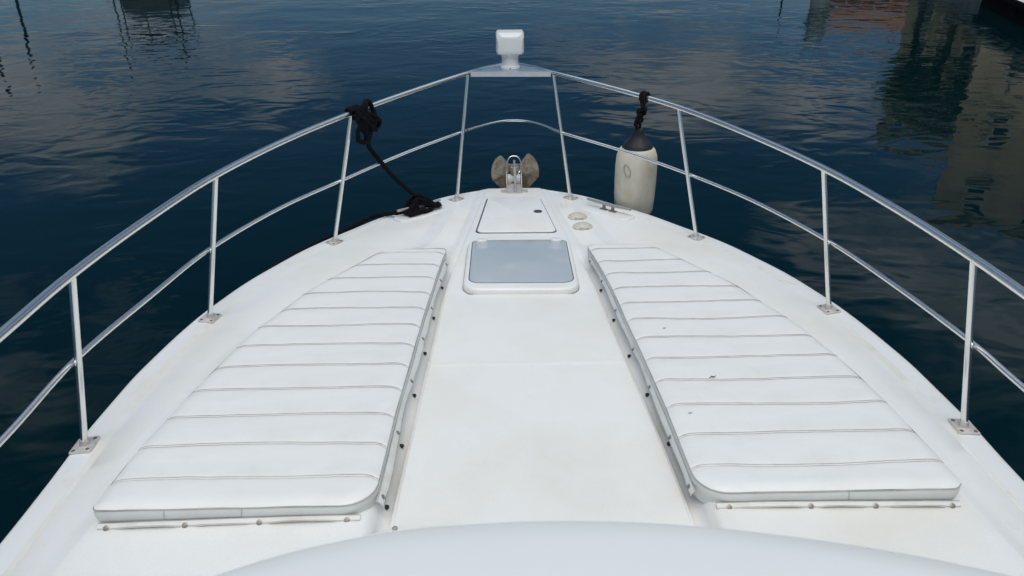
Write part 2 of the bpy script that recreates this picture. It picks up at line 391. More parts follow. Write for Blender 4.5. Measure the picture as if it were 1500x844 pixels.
# raised non-skid walkway panel up the middle
wl_ = [(-(interp(y, SPH)-interp(y, SPX))+.010, y) for y in (0.95, 1.3, 1.6, 1.9, 2.2, 2.5, 2.75, 2.928)]
wr_ = [((interp(y, SPH)+interp(y, SPX))-.010, y) for y in (2.915, 2.75, 2.5, 2.2, 1.9, 1.6, 1.3, 0.95)]
wp = round_poly(wl_+wr_, [0]*7+[.05, .05]+[0]*7, 6)
def wpz(x, y): return 0.0
v_, f_ = slab(wp, -0.008, 0.007, 0.006, 3)
add('walkway_panel', v_, f_, grip, yacht, sharp=50)
# the low moulded ridge across the walkway
v_, f_ = slab(round_poly([(-0.355, 2.305), (0.372, 2.302), (0.371, 2.330), (-0.354, 2.333)], 0.004, 2), 0.0065, 0.0086, 0.0018, 2)
add('moulded_ridge', v_, f_, grip, yacht)

# hatch
hf = round_poly([(-0.262, 2.925), (0.270, 2.912), (0.280, 3.535), (-0.256, 3.548)], [0.085, 0.085, 0.06, 0.06], 8)
hatch = thing_part = None
v_, f_ = slab(hf, -0.004, 0.034, 0.016, 5)
hatch = add('deck_hatch', v_, f_, gel, yacht, sharp=60)
v_, f_ = slab(inset(hf, -0.004), 0.0005, 0.0040, 0.001, 1)
add('seal', v_, f_, seal_m, hatch)
hp = round_poly([(-0.234, 2.992), (0.248, 2.980), (0.256, 3.520), (-0.230, 3.528)], [0.05, 0.05, 0.035, 0.035], 8)
v_, f_ = slab(inset(hp, -0.004), 0.030, 0.0345, 0.0004, 1); add('seal', v_, f_, gask, hatch)
v_, f_ = slab(hp, 0.031, 0.0365, 0.0015, 2); add('pane', v_, f_, glassm, hatch)
for hx, hy in ((-0.184, 3.500), (0.205, 3.494)):
    mb = MB(); mb.add(*slab([Vector((hx+0.031*math.cos(a*math.pi/10), hy+0.024*math.sin(a*math.pi/10))) for a in range(20)], 0.034, 0.052, 0.007, 3))
    mb.build('hinge', lampw, hatch)

# anchor locker lid with its gap
lidP = [(-0.216, 3.722), (0.226, 3.714), (0.166, 4.325), (-0.157, 4.340)]
v_, f_ = slab(round_poly([(-0.2255, 3.7205), (0.2315, 3.7122), (0.1712, 4.327), (-0.1665, 4.342)], 0.032, 6), 0.0005, 0.0035, 0.0004, 1)
lid_seal = v_, f_
v_, f_ = slab(round_poly(lidP, 0.032, 6), 0.001, 0.0115, 0.004, 3)
lid = add('locker_lid', v_, f_, gel, yacht, sharp=60)
add('seal', *lid_seal, gask, lid)
lx, ly = 0.140, 4.046
latch = add('latch', *lathe((lx, ly, 0.0112), [(0.024, 0), (0.026, 0.003), (0.022, 0.0045), (0.019, 0.0035)], 20), gask, lid)

# deck fillers
for (fx, fy) in ((0.372, 4.000), (0.383, 3.832)):
    z0 = deckz(fx, fy)+0.004
    mb = MB(); mb.add(*lathe((fx, fy, z0), [(0.056, -0.016), (0.056, 0.002), (0.053, 0.0045), (0.046, 0.005), (0.045, 0.009), (0.041, 0.0115), (0.028, 0.0125), (0.026, 0.0145), (0.018, 0.0155), (0.0, 0.016)], 28))
    fil = mb.build('deck_filler', capp, yacht, sharp=50)
    mb = MB(); mb.add(*box((fx+0.003, fy-0.050, z0+0.006), 0.030, 0.014, 0.008)); mb.build('hinge', capp, fil)
    for dx in (-0.018, 0.024): mb = MB(); mb.add(*lathe((fx+dx, fy-0.053, z0+0.004), [(0.0035, 0), (0.0035, 0.002), (0.001, 0.003)], 10)); mb.build('screw', screw_m, fil)

# cleats on moulded pads
cleat_m = mat('cleat_steel', (0.50, 0.485, 0.46), 0.42, 0.85); foot_m = mat('cleat_foot', (0.26, 0.235, 0.20), 0.5, 0.7)
def cleat(p0, p1, padc, name='cleat'):
    a, b_ = Vector(p0), Vector(p1); d = (b_-a); dn = d.normalized(); nr = Vector((-dn.y, dn.x, 0)); mid_ = (a+b_)/2
    if nr.dot(mid_) < 0: nr = -nr
    hl = d.length/2
    P = [mid_.xy+dn.xy*(u*hl*1.15)+nr.xy*w for u, w in ((-1, -0.055), (-.82, -0.085), (.82, -0.085), (1, -0.055), (1.0, 0.035), (-1.0, 0.035))]
    v_, f_ = slab(round_poly(P, 0.03, 5), -0.05, -0.010, 0.012, 5)
    pad = add('cleat_pad', v_, f_, gel, yacht, sharp=60)
    hz = 0.030
    path = [mid_+dn*(u*hl)+Vector((0, 0, hz-mid_.z-0.004*(1-abs(u)))) for u in (-1, -.5, 0, .5, 1)]
    cl = add('cleat', *tube(catmull(path, 4), lambda q: 0.0100-0.003*abs(2*q-1)**3, 12), cleat_m, yacht)
    for u in (-.20, .20):
        mb = MB(); c0 = mid_+dn*(u*hl)
        mb.add(*tube([(c0.x, c0.y, hz-.002), (c0.x, c0.y, 0.0), (c0.x, c0.y, -0.0125)], lambda q: 0.009+0.006*q*q, 12))
        mb.add(*box((c0.x, c0.y, -0.0095), 0.05, 0.024, 0.006, dn, nr, (0, 0, 1)))
        mb.build('foot', foot_m, cl)
    return dn, nr, mid_
cleat((0.453, 4.220, 0.03), (0.685, 4.002, 0.03), None)
CL = cleat((-0.691, 4.036, 0.03), (-0.451, 4.233, 0.03), None)

# ------------------------------------------------------------------ rails
ST = [((-1.435, 1.905, -.025), (-1.327, 1.920, .57)), ((-1.352, 2.792, -.025), (-1.215, 2.797, .61)), ((-0.995, 3.687, -.025), (-0.836, 3.715, .668)), ((-0.359, 4.362, -.022), (-0.263, 4.474, .75)),
      ((1.429, 1.914, -.025), (1.317, 1.935, .57)), ((1.350, 2.781, -.025), (1.215, 2.781, .61)), ((0.996, 3.679, -.025), (0.847, 3.748, .672)), ((0.366, 4.358, -.022), (0.246, 4.438, .75)),
      ((-1.436, 0.95, -.025), (-1.312, 0.95, .55)), ((1.436, 0.95, -.025), (1.308, 0.95, .55))]
for (bp_, tp_) in ST:
    b0, t0 = Vector(bp_), Vector(tp_); u = raised(b0.y); b0 = Vector((-.09+(b0.x+.09)*(1-.0112*u), b0.y*(1-.0112*u), b0.z+.016*u))
    st = add('stanchion', *tube([b0+Vector((0, 0, .002)), b0.lerp(t0, .5), t0], 0.0108, 14), steel, yacht)
    ang = math.atan2(0.6, 1.0)
    # plate follows the deck edge
    dy = 0.03; ex = (interp(b0.y+dy, EDGE)-interp(b0.y-dy, EDGE))/(2*dy)
    tdir = Vector((math.copysign(1, b0.x)*ex, 1, 0)).normalized(); nd = Vector((tdir.y, -tdir.x, 0))
    P = [b0.xy+tdir.xy*(i*0.041)+nd.xy*(j*0.034) for i, j in ((-1, -1), (1, -1), (1, 1), (-1, 1))]
    zs = [deckz(b0.x+tdir.x*i*.041+nd.x*j*.034, b0.y+tdir.y*i*.041+nd.y*j*.034) for i, j in ((1, 0), (-1, 0), (0, 1), (0, -1))]
    gx, gy = (zs[0]-zs[1])/.082, (zs[2]-zs[3])/.068; zc0 = max(deckz(b0.x, b0.y), sum(zs)/4)+.002
    def pz(x, y): v = Vector((x, y))-b0.xy; return zc0+gx*v.dot(tdir.xy)+gy*v.dot(nd.xy)
    mb = MB(); mb.add(*slab(round_poly(P, 0.008, 4), -0.016, 0.0045, 0.0015, 2, zf=pz)); mb.build('base_plate', plate_m, st)
    mb = MB(); b1 = Vector((b0.x, b0.y, zc0)); mb.add(*tube([b1, b1.lerp(t0, .022), b1.lerp(t0, .04)], lambda q: 0.0155-0.003*q, 14)); mb.build('collar', plate_m, st)
    for i in (-1, 1):
        for j in (-1, 1):
            q = b0+tdir*(i*0.028)+nd*(j*0.022); mb = MB(); mb.add(*lathe((q.x, q.y, pz(q.x, q.y)+0.0042), [(0.0058, 0), (0.0058, 0.0012), (0.003, 0.0028), (0.0005, 0.003)], 10)); mb.build('screw', screw_m, st)
def rail_pts(sd):
    if sd < 0: return [(-1.28, -1.4, .55), (-1.305, 0.2, .55), (-1.312, 0.95, .55), (-1.319, 1.5, .558), (-1.327, 1.920, .57), (-1.290, 2.36, .588), (-1.215, 2.797, .61), (-1.055, 3.27, .638), (-0.836, 3.715, .668), (-0.56, 4.11, .709), (-0.263, 4.474, .75)]
    return [(1.28, -1.4, .55), (1.302, 0.2, .55), (1.308, 0.95, .55), (1.312, 1.5, .558), (1.317, 1.935, .57), (1.286, 2.36, .588), (1.215, 2.781, .61), (1.063, 3.27, .638), (0.847, 3.748, .672), (0.56, 4.10, .712), (0.246, 4.438, .75)]
nose = [(-0.13, 4.69, .752), (-0.004, 4.815, .752), (0.125, 4.68, .752)]
full = rail_pts(-1)+nose+rail_pts(1)[::-1]
add('top_rail', *tube(catmull(full, 10), 0.0133, 14), steel, yacht)
ml = [(-1.36, -1.4, .26), (-1.375, 0.2, .26), (-1.380, 0.95, .265), (-1.384, 1.532, .27), (-1.392, 1.925, .285), (-1.352, 2.36, .29), (-1.290, 2.81, .298), (-1.13, 3.29, .310), (-0.915, 3.718, .318), (-0.63, 4.10, .36), (-0.318, 4.440, .400), (-0.16, 4.63, .405), (-0.055, 4.725, .405), (0.035, 4.742, .404),
      (0.115, 4.708, .402), (0.20, 4.60, .401), (0.308, 4.395, .398), (0.63, 4.09, .36), (0.927, 3.735, .32), (1.14, 3.29, .308), (1.287, 2.79, .298), (1.352, 2.36, .29), (1.384, 1.94, .285), (1.388, 1.691, .275), (1.380, 0.95, .265), (1.375, 0.2, .26), (1.36, -1.4, .26)]
mr = add('mid_rail', *tube(catmull(ml, 10), 0.0088, 12), steel, yacht)
for p_ in ((-0.285, 4.478, .401), (0.245, 4.515, .400)):
    mb = MB(); q = Vector(p_); d_ = Vector((.64, .77, 0)) if p_[0] < 0 else Vector((.5, -.86, 0))
    mb.add(*tube([q-d_*.004, q+d_*.004], 0.0105, 12)); mb.build('joint_collar', screw_m, mr)
# pulpit plate between the rails at the stem
PP = [(-0.243, 4.452), (0.226, 4.420), (0.115, 4.665), (-0.003, 4.795), (-0.12, 4.675)]
pl = add('pulpit_plate', *slab(round_poly(PP, [0.006, 0.006, .05, .03, .05], 4), 0.742, 0.758, 0.003, 2), alu, yacht)
mb = MB(); mb.add(*box((-0.0085, 4.432, 0.747), 0.480, 0.006, 0.030, Vector((0.469, -0.032, 0)).normalized(), Vector((0.032, 0.469, 0)).normalized())); mb.build('lip', alu, pl)

# searchlight on the pulpit plate
sl = Vector((-0.008, 4.60, 0.758))
srch = add('searchlight', *lathe(sl, [(0.060, 0), (0.062, 0.003), (0.062, 0.016), (0.059, 0.019), (0.052, 0.020), (0.0515, 0.064), (0.050, 0.066), (0.050, 0.069), (0.0555, 0.070), (0.0565, 0.074), (0.0565, 0.090), (0.052, 0.093)], 32), lampw, yacht, sharp=22)
def ring(hw, y, z0, z1, ct, cb):
    return [(-hw+ct*.7, y, z1), (-hw, y, z1-ct), (-hw, y, z0+cb), (-hw+cb*.8, y, z0), (hw-cb*.8, y, z0), (hw, y, z0+cb), (hw, y, z1-ct), (hw-ct*.7, y, z1)]
secs = [ring(0.054, -0.080, 0.016, 0.096, .026, .010), ring(0.074, -0.074, 0.004, 0.110, .028, .010), ring(0.084, -0.048, 0.0, 0.126, .018, .010), ring(0.086, -0.01, 0.0, 0.132, .014, .010), ring(0.086, 0.06, 0.0, 0.134, .014, .010), ring(0.080, 0.085, 0.006, 0.128, .016, .012)]
hv = [Vector(p)+sl+Vector((0, 0, 0.086)) for sct in secs for p in sct]; hf_ = []
for i in range(len(secs)-1):
    for k in range(8): hf_.append((i*8+k, i*8+(k+1) % 8, (i+1)*8+(k+1) % 8, (i+1)*8+k))
hf_ += [tuple(range(8)), tuple(40+k for k in range(8))]
hous = add('lamp_housing', hv, hf_, lampw, srch, sharp=20)
bv = hous.modifiers.new('bevel', 'BEVEL'); bv.width = 0.010; bv.segments = 4; bv.limit_method = 'ANGLE'; bv.angle_limit = R(18); bv.harden_normals = True
mb = MB()
mb.add(*tube([Vector((sl.x-.0875, sl.y-.03, sl.z+.123)), Vector((sl.x-.084, sl.y-.0455, sl.z+.123)), Vector((sl.x-.0675, sl.y-.0735, sl.z+.123)), Vector((sl.x+.0675, sl.y-.0735, sl.z+.123)), Vector((sl.x+.084, sl.y-.0455, sl.z+.123)), Vector((sl.x+.0875, sl.y-.03, sl.z+.123))], 0.0012, 6))
mb.build('casing_seam', seal_m, srch)
for a in (-90, -10, 190): mb = MB(); mb.add(*lathe(sl+Vector((0.0625*math.cos(R(a)), 0.0625*math.sin(R(a)), 0.007)), [(0.004, -0.002), (0.004, 0.001), (0.002, 0.002)], 8, (math.cos(R(a)), math.sin(R(a)), 0))); mb.build('screw', screw_m, srch)
lens = add('lens', *lathe(sl+Vector((0, 0.0845, 0.153)), [(0.052, 0), (0.052, 0.004), (0.03, 0.009), (0.0, 0.011)], 24, (0, 1, 0)), mat('lens_glass', (0.5, 0.52, 0.55), 0.05), srch)

# ------------------------------------------------------------------ bow roller
RX = 0.012
chan = add('anchor_roller', *box((RX, 4.545, 0.0045), 0.098, 0.20, 0.005), plate_m, yacht)
for sx in (-1, 1):
    prof = [(4.44, 0.002), (4.44, 0.016), (4.56, 0.03), (4.63, 0.075), (4.70, 0.085), (4.735, 0.06), (4.72, 0.01), (4.66, -0.035), (4.60, -0.03), (4.60, 0.002)]
    v_ = []; L = len(prof)
    for ox in (-.002, .002): v_ += [(RX+sx*0.049+ox, py, pz) for py, pz in prof]
    f_ = [tuple(range(L)), tuple(range(2*L-1, L-1, -1))]+[(k, (k+1) % L, L+(k+1) % L, L+k) for k in range(L)]
    add('cheek', v_, f_, plate_m, chan, smooth=False)
    mb = MB(); mb.add(*box((RX+sx*0.070, 4.488, 0.003), 0.034, 0.055, 0.004)); mb.build('mounting_ear', plate_m, chan)
    for py, pz in ((4.60, .03), (4.64, .05), (4.69, .06), (4.66, .02)): mb = MB(); mb.add(*lathe((RX+sx*0.0505, py, pz), [(0.005, 0), (0.005, 0.003), (0.001, 0.004)], 8, (sx, 0, 0))); mb.build('bolt', screw_m, chan)
drum = add('roller', *lathe((RX-0.045, 4.665, 0.030), [(0.030, 0), (0.034, 0.004), (0.034, 0.018), (0.020, 0.038), (0.020, 0.052), (0.034, 0.072), (0.034, 0.086), (0.030, 0.090)], 20, (1, 0, 0)), mat('nylon', (0.62, 0.62, 0.63), 0.4), chan)
bail = [(RX-0.048, 4.66, 0.02), (RX-0.046, 4.675, 0.09), (RX-0.043, 4.69, 0.135), (RX-0.028, 4.70, 0.168), (RX+0.002, 4.702, 0.178), (RX+0.032, 4.70, 0.168), (RX+0.047, 4.69, 0.135), (RX+0.044, 4.68, 0.09), (RX+0.030, 4.665, 0.06), (RX+0.030, 4.64, -0.01)]
add('bail', *tube(catmull(bail, 6), 0.0032, 8), steel, chan)

# anchor
anchor = thing('plough_anchor', 'weathered galvanised plough anchor stowed in the bow roller, its two rounded flukes showing', 'anchor', (0.02, 4.70, -0.08))
def fluke(P3, fold, name='fluke'):
    top, bot = P3; th = Vector((0, 0.007, 0.0))
    vs = []; fs = []
    for poly in (top, bot):
        k = len(vs); L = len(poly)
        vs += [Vector(p) for p in poly]+[Vector(p)+th for p in poly]
        fs += [tuple(k+i for i in range(L)), tuple(k+2*L-1-i for i in range(L))]+[(k+i, k+(i+1) % L, k+L+(i+1) % L, k+L+i) for i in range(L)]
    return add('fluke', vs, fs, galv, anchor, sharp=15)
def fy(x): return 4.83 - 0.45*abs(x-0.02)        # the blades sweep back from the keel
L_top = [(-0.017, .098), (-0.045, .130), (-0.066, .156), (-0.078, .160), (-0.094, .153), (-0.112, .138), (-0.128, .110), (-0.136, .082), (-0.139, .052), (-0.136, .022), (-0.129, .000), (-0.075, 0.018), (-0.013, .040)]
R_top = [(0.063, .110), (0.090, .143), (0.104, .166), (0.116, .172), (0.132, .165), (0.150, .149), (0.166, .127), (0.178, .100), (0.185, .066), (0.184, .040), (0.180, .018), (0.125, 0.030), (0.061, .044)]
L_bot = [(-0.013, .0385), (-0.075, 0.0165), (-0.1285, -.0015), (-0.112, -.024), (-0.084, -.055), (-0.03, -.11), (-0.005, -.12), (0.0, -.04)]
R_bot = [(0.061, .0425), (0.125, 0.0285), (0.1795, .0165), (0.152, -.018), (0.122, -.060), (0.074, -.11), (0.05, -.12), (0.045, -.04)]
fluke(([(x, fy(x)-0.02+.12*(z-.04), z) for x, z in L_top], [(x, fy(x)-0.02-.10*(z-.04), z) for x, z in L_bot]), 0)
fluke(([(x, fy(x)-0.02+.12*(z-.04), z) for x, z in R_top], [(x, fy(x)-0.02-.10*(z-.04), z) for x, z in R_bot]), 0)
mb = MB()
mb.add(*tube([(0.016, 4.70, 0.152), (0.017, 4.69, 0.10), (0.018, 4.65, 0.066), (0.018, 4.56, 0.040), (0.018, 4.45, 0.020)], 0.0082, 8))
mb.build('shank', mat('shank_galv', (0.52, 0.51, 0.49), 0.45, 0.6), anchor)
mb = MB(); mb.add(*box((0.022, 4.80, 0.07), 0.085, 0.02, 0.05)); mb.add(*box((0.022, 4.79, -0.03), 0.06, 0.03, 0.17)); mb.build('keel', galv, anchor)
mb = MB(); mb.add(*tube(catmull([(0.004, 4.70, .118), (-0.006, 4.70, .104), (0.016, 4.70, .096), (0.040, 4.70, .104), (0.03, 4.70, .118)], 4), 0.0045, 8)); mb.build('shackle', steel, anchor)

# ------------------------------------------------------------------ sun cushions
ZT = 0.090
def make_cushion(sd, seams, outer, inner, yf, yb, label, snaps_i, snaps_f, flap_f, rc):
    """sd -1 port, +1 starboard; outer/inner: tables |x|(y)"""
    root = thing('sun_cushion', label, 'cushion', (sd*0.8, 2.3, 0.04), group=None)
    r_in, r_out, r_b = rc
    def cornr(d, r): return r-math.sqrt(max(0, r*r-(r-d)**2)) if d < r else 0.0
    def xi(y): return interp(y, inner)+cornr(max(0, y-yf), r_in)+cornr(max(0, yb-y), r_b)
    def xo(y): return interp(y, outer)-cornr(max(0, y-yf), r_out)-cornr(max(0, yb-y), .06)
    def sag(x, y):
        u = (abs(x)-xi(y))/(max(.05, xo(y)-xi(y)))
        return 0.010*math.sin(math.pi*min(1, max(0, u)))*(-1 if sd > 0 else .5) + 0.003*math.sin(7*u+y*13)
    def edge_drop(x, y):
        d = min(x-xi(y), xo(y)-x); dfb = min(y-yf, yb-y)
        def q(dd, w): dd = max(0, min(1, dd/w)); return (1-dd)**2.2
        return 0.011*min(1.0, (q(d, .05)**2+q(dfb, .04)**2)**.5)
    ys = [yf]+sorted(seams)+[yb]
    NX = 34
    us = [0.0, .006, .015, .03, .05, .075]+[.075+.85*k/(NX-12) for k in range(1, NX-12)]+[.925, .95, .97, .985, .994, 1.0]
    def nz(x, y): return 0.0034*noise.noise(Vector((x*3.5, y*7, sd*3.1)))+0.0014*noise.noise(Vector((x*16, y*22, sd)))
    for a, (y0, y1) in enumerate(zip(ys, ys[1:])):
        vs = []; fs = []
        ts = [0, .02, .05, .1, .18, .3, .42, .5, .58, .7, .82, .9, .95, .98, 1]
        if a == 0: ts = [0, .008, .02, .04, .07, .1, .15, .2, .3, .42, .55, .7, .82, .9, .95, .98, 1]
        for tt in ts:
            y = y0+(y1-y0)*tt
            x0, x1 = xi(y), xo(y)
            for u in us:
                x = x0+(x1-x0)*u
                k0 = 0.0 if (a == 0 and tt < .5) or (a == len(ys)-2 and tt > .5) else 1.0
                w = abs(2*tt-1)
                gro = -0.0034*(w**18)*k0 - 0.0007*(w**3)*k0 + 0.0009*w**6*k0*noise.noise(Vector((x*28, a*3.3, 5)))
                wave = sag(x, y)*1.0 if k0 or True else 0
                # seams wander a little with the sag
                yy = y + sag(x, y)*(min(1, (y-yf)/.1))*(min(1, (yb-y)/.1))*0.8
                vs.append((sd*x, yy, ZT-edge_drop(x, y)+gro*(1-.6*(edge_drop(x, y)/.011))+nz(x, y)))
        NXX = len(us)
        for i in range(len(ts)-1):
            for k in range(NXX-1): fs.append((i*NXX+k, i*NXX+k+1, (i+1)*NXX+k+1, (i+1)*NXX+k))
        add('padded_panel', vs, fs, vinyl, root, sharp=80)
    # seams: two lines of thread lying in each groove
    for ysm in seams:
        mb = MB()
        for off in (-0.0042, 0.0042):
            pts = []
            for k in range(41):
                u = k/40; y = ysm; x = xi(y)+(xo(y)-xi(y))*u
                curl = -0.014*math.exp(-u*(xo(y)-xi(y))/.016)
                yy = y+sag(x, y)*.8+off+curl
                pts.append((sd*x, yy, ZT-edge_drop(x, y)-0.0010*(1-.6*(edge_drop(x, y)/.011))+nz(x, y)+.0004))
            mb.add(*tube(pts, 0.0009, 5, caps=False))
        mb.build('seam', thread, root)['kind'] = 'stuff'
    # outline of the cushion
    loop = []
    ny = 60
    for k in range(ny+1):                       # inner side, from the front aft corner forwards
        q = k/ny; y = yf+(yb-yf)*(0.5-0.5*math.cos(math.pi*q)); loop.append((xi(y), y))
    inner_n = len(loop)
    for k in range(ny+1):
        q = k/ny; y = yb-(yb-yf)*(0.5-0.5*math.cos(math.pi*q)); loop.append((xo(y), y))
    nf = 16; xa, xb = loop[-1][0], loop[0][0]
    for k in range(1, nf): loop.append((xa+(xb-xa)*k/nf, yf))
    L = len(loop); vs = []; fs = []
    prof = [(-0.001, ZT-0.0105), (0.003, ZT-0.017), (0.004, ZT-0.030), (0.001, ZT-0.044), (-0.006, 0.016)]
    cen = Vector((sum(p[0] for p in loop)/L, sum(p[1] for p in loop)/L))
    for off, z in prof:
        for (x, y) in loop:
            d = Vector((x, y))-cen; d.normalize()
            vs.append((sd*(x+d.x*off), y+d.y*off, z+0.0012*math.sin(x*31+y*17)))
    for i in range(len(prof)-1):
        for k in range(L): fs.append((i*L+k, i*L+(k+1) % L, (i+1)*L+(k+1) % L, (i+1)*L+k))
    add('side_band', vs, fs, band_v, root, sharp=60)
    pip = []
    for x, y in loop[2*ny-3:]+loop[:ny+2]:
        d = (Vector((x, y))-cen).normalized(); pip.append((sd*(x+d.x*.0022), y+d.y*.0022, ZT-0.0112+.0012*noise.noise(Vector((x*4, y*4, 2)))))
    add('piping', *tube(pip, 0.0015, 6), pipe_m, root)
    # upright joins in the front band
    mb = MB()
    for fr in ((0.41, .73) if sd < 0 else (.53,)):
        x = xb+(xa-xb)*fr; mb.add(*tube([(sd*x, yf-.0045, ZT-.012), (sd*(x+.003), yf-.0055, ZT-.028), (sd*(x+.005), yf-.0025, ZT-.042)], 0.0007, 5)); mb.build('band_join', thread, root); mb = MB()
    # front flap hanging below the band, pulled down at each snap
    x0, x1 = flap_f; K = 60; vs = []; fs = []
    for k in range(K+1):
        x = x0+(x1-x0)*k/K
        dn = min(abs(x-s) for s in snaps_f); pull = math.exp(-(dn/.035)**2)
        dz_ = min(0.0, deckz(sd*x, yf)-0.037)
        lift = 0.0100*(1-pull)*(0.35+0.65*math.sin(x*9+sd)**2)
        for q in range(6):
            tq = q/5
            y = yf-0.003-0.013*tq-0.003*math.sin(math.pi*tq)-lift*.6*tq; z = 0.0465-0.0105*tq**1.0+lift*tq-0.003*tq*pull+.003+dz_
            if tq < .25: z += 0.0
            vs.append((sd*x, y, z))
        for q in range(6):
            tq = q/5
            y = yf-0.003-0.013*tq-0.003*math.sin(math.pi*tq)-lift*.6*tq+.001; z = 0.0465-0.0105*tq**1.0+lift*tq-0.003*tq*pull+.003-.0022+dz_
            vs.append((sd*x, y, z))
    for k in range(K):
        a = k*12
        for q in range(5):
            fs.append((a+q, a+q+1, a+12+q+1, a+12+q)); fs.append((a+6+q, a+12+6+q, a+12+6+q+1, a+6+q+1))
        fs.append((a+5, a+11, a+23, a+17))
    ff = add('fastening_flap', vs, fs, flap_m, root, sharp=60)
    mb = MB(); mb.add(*tube([(sd*(x0+(x1-x0)*k/K), vs[k*12+4][1]-.0006, vs[k*12+4][2]+.0012) for k in range(K+1)], 0.0008, 4)); mb.build('hem_stitch_shade', thread, ff)  # dark hem line stands in for the shadow gap under the flap
    mb = MB(); mb.add(*tube([(sd*(x0+(x1-x0)*k/K), vs[k*12][1]-.0012, vs[k*12][2]+.0006) for k in range(K+1)], 0.0011, 4)); mb.build('join_line', pipe_m, ff)
    for s in snaps_f:
        k = int(round((s-x0)/(x1-x0)*K)); p_ = Vector(vs[k*12+3])
        sn = MB(); sn.add(*lathe(p_+Vector((0, -.001, .0)), [(0.0078, -.003), (0.0080, 0.0005), (0.0066, 0.0014), (0.0042, 0.0016), (0.0034, 0.0008), (0.0005, 0.0009)], 14, (0, -.75, .66))); sn.build('snap', snap_m, ff)
    # inner flap standing off from the riser, loose between snaps
    ya, yz = snaps_i[0][1]-0.030, snaps_i[-1][1]+0.022; K = 90; vs = []; fs = []
    def fx(y, tq):
        xb_ = interp(y, inner)-0.001; xf = interp(y, [(s[1], s[0]) for s in snaps_i])
        dn = min(abs(y-s[1]) for s in snaps_i); pull = math.exp(-(dn/.045)**2)
        sw = 0.004*(1-pull)*(0.3+0.9*math.sin(y*8+sd*2)); end = interp(y, inner)-(0.022 if sd < 0 else 0.015)+sw*1.3+0.002*pull
        return xb_+(end-xb_)*tq, 0.056-0.021*tq**1.2+0.003*math.sin(math.pi*tq)+0.004*(1-pull)*tq-.001*pull*tq
    for k in range(K+1):
        y = ya+(yz-ya)*k/K
        for q in range(6): x, z = fx(y, q/5); vs.append((sd*x, y, z))
        for q in range(6): x, z = fx(y, q/5); vs.append((sd*(x+.0012), y, z-.0022))
    for k in range(K):
        a = k*12
        for q in range(5):
            fs.append((a+q, a+q+1, a+12+q+1, a+12+q)); fs.append((a+6+q, a+12+6+q, a+12+6+q+1, a+6+q+1))
        fs.append((a+5, a+11, a+23, a+17))
    fs.append((0, 1, 2, 3, 4, 5, 11, 10, 9, 8, 7, 6)); e_ = K*12; fs.append(tuple(e_+i for i in (0, 1, 2, 3, 4, 5, 11, 10, 9, 8, 7, 6)))
    fi = add('fastening_flap', vs, fs, flap_m, root, sharp=60)
    mb = MB(); mb.add(*tube([(sd*(fx(ya+(yz-ya)*k/K, .12)[0]), ya+(yz-ya)*k/K, fx(ya+(yz-ya)*k/K, .12)[1]+.0008) for k in range(K+1)], 0.0010, 4)); mb.build('hem_stitch_shade', thread, fi)
    mb = MB(); mb.add(*tube([(sd*(fx(ya+(yz-ya)*k/K, .96)[0]), ya+(yz-ya)*k/K, fx(ya+(yz-ya)*k/K, .96)[1]+.0004) for k in range(K+1)], 0.0009, 4)); mb.build('hem_stitch_shade', pipe_m, fi)  # dark line drawn along the outer edge as the shade beneath it
    for (sx_, sy_) in snaps_i:
        x, z = fx(sy_, .66)
        sn = MB(); sn.add(*lathe((sd*x, sy_, z), [(0.0078, -.003), (0.0080, 0.0005), (0.0066, 0.0014), (0.0042, 0.0016), (0.0034, 0.0008), (0.0005, 0.0009)], 14, (-sd*.7, 0, .7))); sn.build('snap', snap_m, fi)
    return root
seamsL = [3.240-0.1497*k for k in range(12)]; seamsR = [3.256-0.1495*k for k in range(12)]
outL = [(1.40, 1.180), (1.6, 1.174), (1.74, 1.165), (1.88, 1.149), (2.03, 1.128), (2.18, 1.103), (2.33, 1.077), (2.48, 1.045), (2.65, 0.985), (2.81, 0.932), (2.94, 0.866), (3.085, 0.785), (3.24, 0.698), (3.31, 0.655)]
outR = [(1.40, 1.168), (1.6, 1.162), (1.76, 1.158), (1.91, 1.150), (2.06, 1.136), (2.21, 1.116), (2.37, 1.086), (2.52, 1.046), (2.67, 0.991), (2.82, 0.943), (2.96, 0.868), (3.10, 0.787), (3.245, 0.704), (3.32, 0.660)]
inL = [(1.40, 0.437), (1.61, 0.435), (1.92, 0.429), (2.21, 0.417), (2.5, 0.406), (2.8, 0.389), (3.1, 0.370), (3.31, 0.351)]
inR = [(1.40, 0.440), (1.62, 0.438), (1.92, 0.434), (2.21, 0.423), (2.5, 0.409), (2.84, 0.394), (3.11, 0.369), (3.32, 0.344)]
def snapx(T): return T
cushL = make_cushion(-1, seamsL, outL, inL, 1.487, 3.306, 'white quilted vinyl sun cushion on the left of the walkway, clean of crumbs', snaps_i=[(0.410, 1.556), (0.408, 1.848), (0.400, 2.147), (0.385, 2.453), (0.366, 2.715), (0.352, 3.000), (0.330, 3.188)],
                     snaps_f=[0.501, 0.737, 0.930, 1.142], flap_f=(0.472, 1.166), rc=(0.085, 0.02, 0.03))
cushR = make_cushion(1, seamsR, outR, inR, 1.505, 3.322, 'white quilted vinyl sun cushion on the right of the walkway, with leaf crumbs on it', snaps_i=[(0.416, 1.575), (0.414, 1.800), (0.404, 2.085), (0.388, 2.345), (0.374, 2.672), (0.352, 2.970), (0.325, 3.205)],
                     snaps_f=[0.513, 0.741, 0.923, 1.130], flap_f=(0.485, 1.152), rc=(0.085, 0.04, 0.03))
